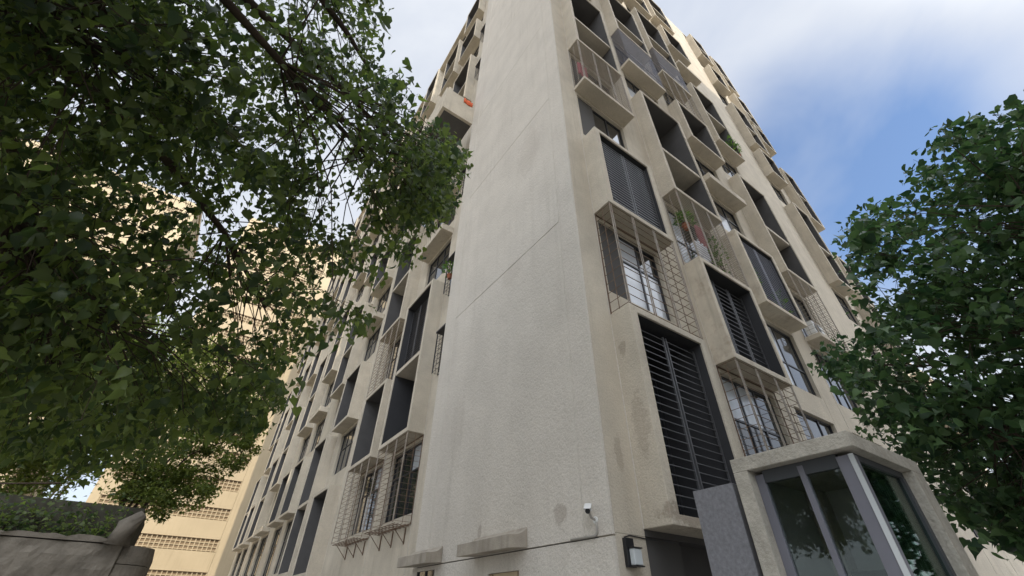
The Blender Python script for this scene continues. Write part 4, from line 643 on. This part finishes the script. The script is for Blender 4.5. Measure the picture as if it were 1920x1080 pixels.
SR = '5.29,-2.7,3.88,0.26;7.23,-3.9,4.24,0.44;6.92,-4.38,4.84,0.26;4.79,-2.96,3.07,0.28;3.6,-3.74,7.25,0.46;3.56,-4.28,3.25,0.28;7.23,-3.15,3.54,0.26;2.49,-5.89,5.72,0.43;3.59,-4.62,6.17,0.34;3.07,-5.01,5.86,0.38;5.26,-5.26,5.59,0.4;2.85,-4.32,5.35,0.33;2.96,-3.08,2.54,0.47;6.09,-2.99,4.23,0.28;3.7,-3.09,2.85,0.48;5.92,-5.96,7.63,0.44;4.37,-5.35,5.56,0.48;3.63,-6.39,6.6,0.45;6.25,-4.93,5.77,0.35;4.69,-5.22,5.49,0.46;2,-4.32,4.39,0.31;4.88,-3.43,3.24,0.46;4.05,-4.81,5.49,0.43;1.89,-5.13,4.88,0.29;6.44,-4.28,7.19,0.4;4.8,-3.57,2.4,0.4;5.14,-3.9,6.93,0.46;1.71,-5.52,5.64,0.39;3.36,-5.11,6.57,0.27;4.02,-3.44,2.29,0.42;2.69,-5.58,5.16,0.46;6.26,-1.62,5.57,0.28;2.88,-5.56,6.65,0.38;1.68,-5.49,4.66,0.35;5.72,-4.83,4.25,0.44;3.31,-3.61,3.21,0.32;3.68,-4.4,3.77,0.44;6.81,-3.24,3.32,0.27;6.88,-4.79,6.04,0.42;2.56,-5.43,6.52,0.46;7.68,-3.07,2.6,0.43;2.65,-4.67,6.81,0.46;1.78,-5.15,5.18,0.34;4.67,-3.35,3.53,0.28;5,-6.88,7.69,0.32;5.15,-5.48,7.97,0.44;4.37,-6.37,7.14,0.41;3.14,-4.2,5.41,0.41;2.14,-5.13,6.26,0.29;5.45,-5.92,6.53,0.38;5.14,-7.11,8.04,0.47;4.42,-4.33,3.62,0.35;7.24,-5.28,5.54,0.46;6.61,-2.32,5.99,0.4;5.32,-5.69,8.53,0.25;3.96,-4.82,4.08,0.36;2.65,-2.99,3.24,0.41;2.04,-2.78,4.13,0.32;6.36,-3.51,5.71,0.4;4.1,-3.45,6.97,0.46;2.39,-4.8,5.08,0.4;6.07,-3.75,3.03,0.48;6.77,-2.19,4.58,0.26;3,-3.3,2.66,0.42;2.75,-4.4,3.82,0.36;6.16,-2.99,5.45,0.48;7.03,-3.19,3.39,0.35;2.42,-5.67,5.61,0.35;4.17,-3.92,5.01,0.38;5.05,-6.2,7.8,0.47;6.63,-4.02,5.89,0.33;5.39,-4.45,3.64,0.38;5.92,-1.75,6.05,0.36;2.69,-4.17,3.74,0.38;5.59,-5.32,5.44,0.48;3.39,-5.14,6.47,0.35;4.91,-5.83,8.59,0.48;7.57,-3.83,3.33,0.42;4.54,-3.52,5.93,0.27;4.9,-4.55,7.17,0.29;4.44,-6,7.02,0.45;2.47,-3.46,3.49,0.4;6.8,-5.85,6.56,0.34;5.93,-5.38,5.24,0.44;3.66,-4.36,6.93,0.34;7.54,-3.53,2.75,0.4;5.96,-2.07,4.91,0.29;4.69,-4.32,6.8,0.35;5.14,-3.25,2.81,0.48;6.81,-5.26,6.26,0.31;5.82,-4.24,4,0.47;5.1,-6.68,7.4,0.46;3.39,-3.12,2.77,0.28;2.72,-3.95,3.8,0.46;5.28,-3.61,3.02,0.26;4.67,-1.99,5.45,0.36;5.06,-3.85,5.79,0.32;5.71,-4.09,4.36,0.36;2.4,-4.1,3.75,0.34;3.45,-5.94,6.01,0.27;3.93,-3.43,7.44,0.33;3.93,-3.81,5.29,0.31;4.98,-4.7,8.66,0.32;5.92,-1.64,5.7,0.27;3.76,-4.78,4.54,0.3;6.21,-3.02,4.21,0.45;5.61,-4.3,7.44,0.32;2.4,-5.4,5.37,0.36;3.42,-4.06,5.24,0.33;3.45,-5.2,5.6,0.32;6.55,-2.04,3.41,0.36;3.33,-4.98,4.34,0.36;5.46,-3.46,4.19,0.3;4.63,-5.41,4.99,0.27;4.02,-5.68,6,0.46;4.05,-4.2,3.66,0.34;5.12,-5.15,6.25,0.47;3.65,-6.46,6.78,0.3;7.09,-5.38,5.9,0.3;4.76,-3.78,7.49,0.45;6.32,-3.03,3.53,0.33;6.84,-3.68,4.31,0.29;2.68,-5.3,6.41,0.31;5.08,-4.74,5.34,0.34;5.84,-1.83,4.74,0.37;5.44,-3.09,3.29,0.35;5.26,-4.65,5.15,0.43;5.21,-4.69,4.99,0.37;2.63,-3.06,3.84,0.3;2.73,-6.1,6.08,0.45;7.12,-2.31,2.96,0.3;3.35,-5.81,6.77,0.46;2.04,-5.16,4.24,0.28;3.45,-3.45,5.21,0.26;7.28,-3.88,2.92,0.38;4.15,-4.25,3.69,0.4;5.71,-2.75,3.47,0.38;5.05,-3.13,4.48,0.33;4.96,-4.01,6.73,0.45;4.48,-5.19,7.74,0.31;4.9,-4.08,7.74,0.36;4.95,-5.28,6.62,0.41;3.21,-4.34,3.05,0.31;6.96,-2.82,2.79,0.48;3.54,-3.64,2.27,0.31;4.16,-4.03,7.81,0.26;3.67,-5.43,7.99,0.32;4.89,-3.26,3.01,0.35;5.81,-4.44,5.5,0.37;3.87,-4.88,6.92,0.41;5.45,-3.53,4.98,0.45;2.69,-4.27,3.99,0.36;4.02,-6.12,6.95,0.48;2.55,-4.55,3.24,0.48;7.22,-3.08,3.32,0.37;5.18,-5.14,4.94,0.45;3.7,-4.12,5.09,0.36;4.96,-3.34,6.31,0.42;2.29,-3.86,3.33,0.33;6.56,-2.94,7.09,0.38;1.77,-5.69,6.34,0.33;5.67,-3.96,3.99,0.46;3.09,-3.62,3.81,0.3;3.74,-3.99,5.99,0.38;2.6,-3.3,3.86,0.44;3.33,-3.51,3.37,0.38;4.52,-3.6,7.94,0.41;6.31,-2.93,4.73,0.43;3.47,-3.38,2.73,0.46;3.83,-5.25,5.97,0.44;3.8,-3.13,4.39,0.39;5.26,-3.84,4.36,0.46;2.08,-4.9,3.92,0.35;4.01,-3.38,5.57,0.28;5.75,-5.42,6.5,0.27;3.1,-3.84,2.69,0.39;2.18,-3.84,5.94,0.44;3.45,-4.02,2.73,0.34;6.79,-4.34,6.63,0.42;4.36,-3.73,5.99,0.39;6.25,-2.62,4.29,0.37;6.82,-2,3.38,0.34;5.77,-5.25,7.43,0.3;3.85,-6.05,7.24,0.45;5,-4.15,5.69,0.43;3.93,-4.72,6.22,0.4;3,-5.09,6.6,0.41;4.84,-5.73,8.65,0.42;7.4,-2.71,3.84,0.33;6.68,-5.31,5.36,0.38;2.2,-4.19,4.46,0.25;3.71,-4.07,5.63,0.46;6.31,-6.01,6.45,0.38;6.79,-3.08,4.14,0.46;2.94,-6.23,6.89,0.37;4.07,-2.93,4.91,0.39;6.8,-4.56,4.78,0.3;3.84,-3.66,6.87,0.29;5.14,-5.32,6.84,0.28;5.22,-4.74,4.32,0.3;3.07,-2.74,4.43,0.3;3.11,-3.32,2.69,0.32;2.16,-3.13,3.62,0.44;6.13,-5.94,7.35,0.44;3.23,-5.19,7.77,0.27;4.69,-4.76,7.26,0.34;5.63,-2.99,7.79,0.41;6.44,-1.62,4.83,0.45;2.76,-5.26,5.76,0.28;4.32,-3.9,3.29,0.39;4.79,-4.05,4.01,0.37;1.82,-4.98,6.54,0.42;3.23,-4.93,5.37,0.38;4.29,-3.82,3.1,0.33;3.21,-5.3,5.31,0.34;5.39,-3.45,4.02,0.26;5.23,-6.61,7.6,0.47;5.03,-3.82,5.21,0.3;6.29,-5.11,6.52,0.42;4.39,-4,4.26,0.42;4.05,-3.48,6.74,0.26;6.36,-4.62,4.04,0.41;3.22,-2.72,4.87,0.36;7.04,-4.25,5.72,0.32;3.26,-5.7,7.61,0.27;1.95,-5.29,5.01,0.27;2.04,-6.03,6.23,0.3;7.47,-4.7,4.5,0.29;5.38,-4.65,6.34,0.47;4.68,-4.77,7.9,0.31;6.62,-2.24,5.02,0.35;4.75,-4,3.72,0.34;5.19,-3.24,3.94,0.27;6.61,-3.47,3.66,0.42;3.12,-4.21,2.79,0.4;4.24,-4.37,5.22,0.44;5.74,-5.08,6.47,0.32;4.76,-4.33,5.18,0.33;5.21,-4.96,8.04,0.31;2.7,-2.65,3.94,0.35;2.48,-4.41,3.73,0.39;5.11,-4.25,4.63,0.34;4.28,-4.71,6.25,0.3;5.34,-5.89,6.35,0.4;5.71,-3.69,3.47,0.36;4.79,-5.02,5.91,0.38;4.26,-2.36,5.2,0.33;3.59,-4.7,5.33,0.48;4.37,-2.73,4.76,0.43;4.29,-5.17,7.24,0.32;5.31,-5.24,6.89,0.26;7.18,-3.2,3.32,0.28;6.27,-2.77,5.83,0.45;4.1,-3.85,4.71,0.45;6.62,-4.34,4.82,0.4;5.5,-4.85,8.92,0.4;3.41,-6.17,6.61,0.48;6.08,-3.79,4.12,0.36;1.39,-5.73,5.53,0.41;6.48,-4.93,5.44,0.3;3,-3.49,3.68,0.29;4.81,-5.29,8.94,0.39;2.21,-4.6,3.53,0.45;5.67,-4.18,4.38,0.37;6.99,-3.33,3.77,0.47;1.73,-5.71,5.45,0.34;7.08,-3.91,5.89,0.34;2.29,-2.87,3.96,0.39;5.78,-3.64,2.5,0.38;5.98,-3.81,3.58,0.45;5.62,-4.38,5.23,0.3;5.17,-3.94,5.83,0.46;3.94,-4.07,2.84,0.47;5.48,-4.94,5.39,0.25;4.06,-2.5,4.99,0.29;5.45,-3.02,6.49,0.4;7.41,-3.18,4.19,0.38;3.83,-3.31,3.01,0.27;6.37,-5.55,7.25,0.32;2.55,-3.72,2.39,0.44;3.94,-2.91,4.36,0.46;4.58,-3.67,6.07,0.36;5.04,-5.35,5.77,0.45;4.22,-3.54,4.47,0.44;3.89,-5.12,5.86,0.38;4.46,-1.92,5.54,0.41;3.04,-4.38,3.57,0.43;1.63,-4.07,5.23,0.36;5.78,-5.32,6.51,0.36;4.79,-2.36,3.37,0.42;4.52,-3.22,3.52,0.31;3.07,-4.98,6.9,0.42;1.25,-3.74,5.57,0.33;4.74,-4.56,5.61,0.32;3.37,-4.33,3.52,0.45;5.66,-4.24,4.37,0.31;4.56,-4.17,3,0.26;3.54,-6.05,6.25,0.33;2.62,-3.92,3.73,0.38;3.58,-4.52,3.8,0.32;2.56,-4.84,4.38,0.31;6.94,-2.46,3.3,0.43;3.8,-4.91,4.82,0.26;3.58,-3.63,4.95,0.28;5.05,-3.01,3.29,0.31;3.34,-4.91,6.87,0.42;3.26,-4.53,4.71,0.43;2.95,-3.06,3.49,0.28;4.95,-3.64,2.49,0.28;5.48,-4.16,3.5,0.38;3.83,-3.66,5.62,0.36;2.23,-3.06,3.6,0.32;5.99,-5.76,7.47,0.47;3.8,-2.81,3.15,0.38;6.14,-3.09,3.08,0.31;7.04,-2.13,4.65,0.31;2.32,-3.47,4.52,0.4;4.8,-3.9,6.39,0.29;2.31,-4.68,4.06,0.26;4.9,-3.44,3.57,0.42;4.82,-4.56,5.5,0.42;5.39,-6.01,6.54,0.44;2.78,-3.82,6.8,0.41;3.18,-4.9,5.02,0.44;1.8,-3.38,4.43,0.41;5.73,-3.8,3.51,0.27;2.4,-6.05,5.8,0.46;3.08,-2.99,5.2,0.28;2.2,-4.64,5.62,0.35;3.94,-6.04,6.91,0.42;3.6,-4.6,5.56,0.31;3.27,-5.57,6.41,0.32;6.99,-5.52,5.82,0.3;5.4,-4.34,5.75,0.46;4.1,-5.61,6.41,0.32;4.03,-5.71,5.99,0.36;3.01,-5.19,5.11,0.38;6.29,-3.05,6.76,0.44;3.82,-2.5,3.78,0.26;7.42,-4.94,4.76,0.33;2.99,-3.41,6.6,0.39;3.79,-3.66,7.27,0.4;2.22,-3.62,3.91,0.31;4.16,-4.25,6.4,0.33;3.03,-5.58,5.19,0.28;5.27,-2.82,4.41,0.39;6.04,-3.12,3.79,0.38;2.95,-5.1,5.55,0.42;2.91,-2.8,2.85,0.33;3.46,-5.44,5.58,0.34;7.11,-2.79,4.75,0.36;2.78,-3.82,5.14,0.26;2.28,-3.43,4.71,0.26;2.26,-4.53,5.33,0.31;4.07,-3.06,2.72,0.32;3.2,-6.07,5.99,0.33;2.27,-5.11,5.98,0.35;4.03,-3.44,5.91,0.3;4.11,-4.52,3.72,0.28;5.15,-5.64,8.74,0.28;2.61,-3.75,2.72,0.37;6.61,-2.69,6.74,0.34;4.88,-3.65,3.88,0.33;5.4,-2.81,6.74,0.48;7,-3.19,3.57,0.4;7.74,-3.95,3.08,0.44;7.07,-2.5,2.9,0.44;4.31,-4.54,4.25,0.37;5.48,-4.69,4.72,0.27;5.32,-3.32,7.49,0.43;2.38,-3.33,5.52,0.33;1.82,-4.98,4.41,0.34;5.15,-4.24,8.05,0.38;6.12,-3.18,4.68,0.29;4.25,-3.21,2.56,0.47;3.2,-3.24,3.76,0.37;4.92,-3.54,5.02,0.33;4.04,-3.82,3.39,0.34;3.58,-6.43,7.3,0.26;5.44,-4.7,4.37,0.38;4.67,-3.58,6.95,0.48;6.79,-3.33,3.98,0.35;6.55,-1.9,6.49,0.46;3.19,-2.7,3.43,0.35;2.89,-4.2,6.22,0.4;3.68,-4.98,6.21,0.41;6.19,-2.73,3.24,0.32;3.28,-4.77,4.05,0.35;2.82,-4.53,3.65,0.25;3.09,-3.42,2.43,0.29;2.66,-2.74,3.32,0.29;3.78,-2.36,5.48,0.32;3.04,-5.44,5.53,0.29;5.89,-5.05,6.87,0.39;5.07,-1.73,5.85,0.39;4.17,-2.85,5.51,0.3;2.82,-3.78,4.94,0.46;2.86,-5.83,5.82,0.39;4.43,-5.01,5.36,0.34;4.02,-5.39,6.82,0.3;4.76,-5.53,7.55,0.26;6.57,-3.41,2.92,0.41;4.6,-5.47,5.34,0.41;3.49,-5.16,5.88,0.3;6.52,-4,4.35,0.34;4.45,-2.77,2.82,0.34;4.95,-3.97,5.08,0.45;3.28,-3.17,2.41,0.27;2.99,-5.16,4.37,0.25;5.1,-4.24,7.34,0.34;4.24,-3.81,6.24,0.29;3.51,-3.6,5.47,0.36;5.4,-5.99,6.95,0.46;6.99,-4.61,4.73,0.38;5.96,-6.31,7.51,0.35;4.64,-4.83,7.65,0.43;6.62,-2.24,5.28,0.45;7.18,-2.91,3.82,0.27;6.03,-4.01,6.78,0.36;5.11,-2.63,3.63,0.32'
tl = thing('broadleaf_tree', (-10.2, -4.6, 0), 'big dark tree with hanging heart-shaped leaves filling the left side overhead', 'tree')
crown(tl, (-10.2, -4.6, 0), (-8.6, -2.6, 4.6), parse(SL), leafA, 60, 0.097, 0.85, 0.55, 300, 12, 0.26,
      extra=(([(-8.6, -2.6, 4.6), (-8.4, 0.2, 5.4), (-8.2, 1.6, 4.9), (-7.5, 2.6, 4.0), (-6.9, 3.2, 3.4)], [0.09, 0.075, 0.06, 0.045, 0.025]),
             ([(-8.2, -3.2, 5.4), (-6.6, -2.2, 7.2), (-5.2, -0.8, 8.4), (-4.3, 0.3, 9.2)], [0.08, 0.06, 0.04, 0.02])))
tr_ = thing('broadleaf_tree', (4.6, -7.4, 0), 'tree with broad glossy dark leaves rising behind the guard booth at right', 'tree')
crown(tr_, (4.6, -7.4, 0), (4.0, -6.0, 2.6), parse(SR), leafB, 46, 0.125, 0.35, 0.7, 300, 10, 0.16, shape=(1.15, 0.95))
# smaller-leaved trees farther down the court
def blob(cx, cy, cz, rx, ry, rz, n, rs):
    out = []
    while len(out) < n:
        v = RNG.uniform(-1, 1, 3); L_ = np.linalg.norm(v)
        if L_ > 1 or RNG.random() > 0.25+0.75*L_: continue
        out.append((cx+v[0]*rx, cy+v[1]*ry, cz+v[2]*rz, rs*RNG.uniform(.6, 1.2)))
    return out
for (x, y, lab, blobs, per, sz) in (
    (-7.4, 23.5, 'small-leaved tree in the court in front of the tan screened block', [(-6.8,24,8.8,2.3,2.6,2.8,85,.75), (-4.2,24.5,11.0,1.6,2,1.6,34,.6), (-6.2,23.5,6.0,1.3,1.6,1.0,20,.5), (-7.5,24,12.5,2.5,2,2.2,50,.7), (-3.7,24.5,9.4,1.3,1.6,1.5,26,.5), (-4.9,24,7.4,1.4,1.6,1.5,30,.5)], 110, 0.165),
    (-13.5, 20.5, 'bushy small-leaved tree at far left above the low grey shed', [(-10.8,20.5,8.6,3.4,3,3.4,110,.85), (-14.5,21,11.5,4,3,3.4,90,.9), (-11.5,21,6.2,3.2,2,1.6,45,.7)], 95, 0.19),
    (-12, 34, 'sunlit small-leaved tree deepest in the court behind the other trees', [(-10.5,36,15.5,4.2,3.5,3.8,75,1.0), (-15.5,37,19,5,4,4.5,70,1.1), (-20,36,15,5,4,4.5,60,1.1)], 75, 0.23)):
    t = thing('court_tree', (x, y, 0), lab, 'tree', 'smaller trees down the court')
    sp = np.array([b_ for a_ in blobs for b_ in blob(*a_)])
    crown(t, (x, y, 0), (x+0.3, y+0.1, 4.2), sp, leafC, per, sz, 0.3, 0.8, 0, 6, 0.2, shape=(0.8, 1.0))

# ------------------------------------------------------------------ balcony plants, laundry and units
def plant(x, y, z, r, h, label, n=60, hang=False, pot=True):
    t = thing('potted_plant', (x, y, z), label, 'plant', 'plants on the balconies')
    pz = z+0.02
    if pot:
        q = MB(); k = 10; prof = [(0.07, 0), (0.11, 0.16), (0.12, 0.16), (0.12, 0.19), (0.095, 0.19), (0.09, 0.15)]
        vs = [(x+a_*math.cos(6.283*i/k), y+a_*math.sin(6.283*i/k), z+b_) for a_, b_ in prof for i in range(k)]
        fs = [(j*k+i, j*k+(i+1) % k, (j+1)*k+(i+1) % k, (j+1)*k+i) for j in range(len(prof)-1) for i in range(k)]+[tuple(reversed(range(k))), tuple(5*k+i for i in range(k))]
        q.add(vs, fs).build('pot', terra, t); pz = z+0.18
    st = MB()
    P_ = np.zeros((n, 3)); D_ = np.zeros((n, 3))
    for i in range(n):
        a_ = RNG.uniform(0, 6.283); rr = r*RNG.random()**0.6; hh = h*RNG.random()**0.7*(1-0.4*rr/r)
        P_[i] = (x+rr*math.cos(a_), y+rr*math.sin(a_)*0.6, pz+hh); D_[i] = (math.cos(a_), math.sin(a_), 0.5 if not hang else -0.7)
    for i in range(0, n, 9): st.tube([(x, y, pz-0.05), tuple(P_[i])], [0.008, 0.004], 4)
    st.build('stem', bark, t)
    o = link('foliage', leafmesh('foliage', P_, D_+RNG.normal(0, .4, (n, 3)), np.tile([[0.1, 0.2, 1.0]], (n, 1))+RNG.normal(0, .4, (n, 3)), 0.13*RNG.uniform(.6, 1.2, n), leafP, (0.7, 1.1)), t); o['kind'] = 'stuff'
def rag(x, y0, y1, z0, z1, m_, name, label, cat, ax=0, n=9):
    vs = []; fs = []
    for i in range(n+1):
        for j in range(7):
            s = i/n; tt = j/6; off = 0.03*math.sin(s*17+tt*3)+0.02*math.sin(s*31+1.3)
            zz = z1+(z0-z1)*tt*(1-0.12*math.sin(s*9))
            vs.append((x+off, y0+(y1-y0)*s, zz) if ax == 0 else (y0+(y1-y0)*s, x+off, zz))
    for i in range(n):
        for j in range(6): fs.append((i*7+j, i*7+j+1, (i+1)*7+j+1, (i+1)*7+j))
    o = MB().add(vs, fs).build(name, m_, None, smooth=True); s = o.modifiers.new('thick', 'SOLIDIFY'); s.thickness = 0.008
    return tag(o, label, cat)
plant(4.25, -0.24, 10.45, 0.30, 0.55, 'leafy plant hung at the left end of the second-column caged balcony', 80, pot=True)
plant(5.55, -0.24, 9.07, 0.28, 1.9, 'tall climbing plant at the right end of the second-column caged balcony', 90)
plant(7.35, -0.22, 9.11, 0.22, 2.2, 'tall plant behind the left half of the slatted third-column box', 90)
plant(8.75, -0.25, 9.11, 0.26, 1.1, 'bushy plant at the lower right of the slatted third-column box', 60)
plant(12.1, -0.38, 20.36, 0.35, 1.9, 'tall leafy plant spilling from the open fourth-column balcony', 110)
t0 = plant(0.38, 7.15, 11.7, 0.30, 0.75, 'green plant inside the small window cage beside the blank wall', 90)
rag(-0.30, 4.35, 4.85, 9.35, 10.05, cloth, 'laundry', 'white laundry hanging inside the second-column caged balcony', 'laundry', ax=1)
rag(-0.26, 4.75, 5.1, 10.1, 10.95, pinkc, 'laundry', 'reddish cloth hanging behind the rods of the second-column caged balcony', 'laundry', ax=1)
rag(-0.22, 0.75, 1.15, 15.6, 16.5, pinkc, 'laundry', 'reddish cloth inside the high corner balcony cage', 'laundry', ax=1)
vs = []; fs = []; n = 10
for i in range(n+1):
    for j, (dy, dz) in enumerate(((0.28, 22.43), (0.2, 22.485), (0.06, 22.49), (-0.03, 22.44), (-0.035, 22.2), (-0.03, 22.02))):
        s = i/n; vs.append((-0.62+0.5*s, 6.10+dy-(0.02*math.sin(s*13) if j > 2 else 0), dz+(0.03*math.sin(s*8) if j == 5 else 0)))
for i in range(n):
    for j in range(5): fs.append((i*6+j, i*6+j+1, (i+1)*6+j+1, (i+1)*6+j))
o = MB().add(vs, fs).build('orange_cloth', orange, None, smooth=True); sm = o.modifiers.new('thick', 'SOLIDIFY'); sm.thickness = 0.01
tag(o, 'orange cloth draped over the parapet of the big projecting balcony', 'cloth')
ac = thing('air_conditioner', (10.6, -0.22, 9.15), 'white air conditioner unit inside the fourth-column balcony cage', 'appliance')
MB().box(10.3, 11.05, -0.36, -0.08, 9.14, 9.68).build('casing', white, ac, bevel=0.015)
q = MB(); q.tube([(10.58, -0.362, 9.41), (10.58, -0.372, 9.41)], 0.2, 20); q.build('fan_grille', black, ac)

# ------------------------------------------------------------------ low grey shed at the lower left
SH = thing('shed', (-8.5, 12.5, 0), 'low weathered grey shed with rounded corner at the bottom left under the trees', 'shed')
prof = []
for k in range(9): prof.append((-5.55+0.65*math.sin(k/8*1.571), 12.65-0.65*math.cos(k/8*1.571)))
out = [(-15, 12.0)]+prof+[(-4.9, 17), (-15, 17)]
for z0, z1, name in ((0, 2.60, 'wall'), (2.615, 3.02, 'wall_course')):
    m_ = len(out); MB().add([(x, y, z0) for x, y in out]+[(x, y, z1) for x, y in out], [(k, (k+1) % m_, m_+(k+1) % m_, m_+k) for k in range(m_)]+[tuple(range(m_, 2*m_)), tuple(reversed(range(m_)))]).build(name, oldwall, SH)
q = MB(); k = 40; vs = []; fs = []
for i in range(k+1):      # broken, uneven coping
    x = -15+9.1*i/k; a_ = RNG.normal(0, 0.025); b_ = RNG.normal(0, 0.03)
    vs += [(x, 11.86+a_, 3.03), (x, 11.84+a_*1.4, 3.12+b_), (x, 12.5, 3.17+b_), (x, 13, 3.03)]
for i in range(k):
    for j in range(4): fs.append((i*4+j, i*4+(j+1) % 4, (i+1)*4+(j+1) % 4, (i+1)*4+j))
fs += [(0, 3, 2, 1), (k*4, k*4+1, k*4+2, k*4+3)]
q.add(vs, fs).build('coping', oldwall, SH)
MB().box(-15, -5.6, 13.2, 16.8, 3.101, 4.05).build('upper_wall', mat('shaded_dark_wall', (0.085, 0.08, 0.06), 0.95, 0.1, var=0.6, vscale=2.5, streak=0.6, bump=1.0, bscale=9), SH)  # dark brown paints in the shaded foliage band above the wall
MB().tube([(-5.75, 11.95, 3.0), (-5.72, 11.93, 3.45), (-5.5, 11.95, 3.75)], [0.30, 0.24, 0.12], 9).build('corner_boss', oldwall, SH, smooth=True)
MB().tube([(-10.2, 12.4, 3.9), (-7.6, 12.6, 4.35)], 0.02, 6).build('roof_pole', bark, SH)
MB().box(-8.2, -7.6, 11.93, 11.995, 2.70, 2.78).build('drain_spout', core, SH)

cr = thing('creeper', (-9.5, 12.6, 3.1), 'dark low creeper growing along the top of the grey shed at bottom left', 'plant')
k = 2600; P_ = np.stack([RNG.uniform(-14.5, -5.9, k), 12.75+RNG.normal(0, 0.28, k), 3.15+np.abs(RNG.normal(0, 0.42, k))], 1)
o = link('foliage', leafmesh('foliage', P_, RNG.normal(0, 1, (k, 3)), RNG.normal(0, .5, (k, 3))+np.array([[0, -.4, 1]]), 0.11*RNG.uniform(.5, 1.3, k), leafA), cr); o['kind'] = 'stuff'
st = MB()
for i in range(0, k, 60): st.tube([(P_[i][0], 12.75, 3.12), tuple(P_[i])], [0.012, 0.006], 4)
o = st.build('stems', bark, cr); o['kind'] = 'stuff'

from mathutils import noise as _n
nx, nz = 90, 22; vs = []; fs = []
for i in range(nx+1):
    for j in range(nz+1):
        x = -15+9.4*i/nx; z = 3.0*j/nz; p_ = Vector((x*0.9, z*1.3, 0.0))
        vs.append((x, 11.93-0.10*_n.fractal(p_, 1.0, 2.1, 5)-0.05*abs(_n.noise(p_*2.7)), z))
for i in range(nx):
    for j in range(nz): fs.append((i*(nz+1)+j, (i+1)*(nz+1)+j, (i+1)*(nz+1)+j+1, i*(nz+1)+j+1))
MB().add(vs, fs).build('rough_render', oldwall, SH)
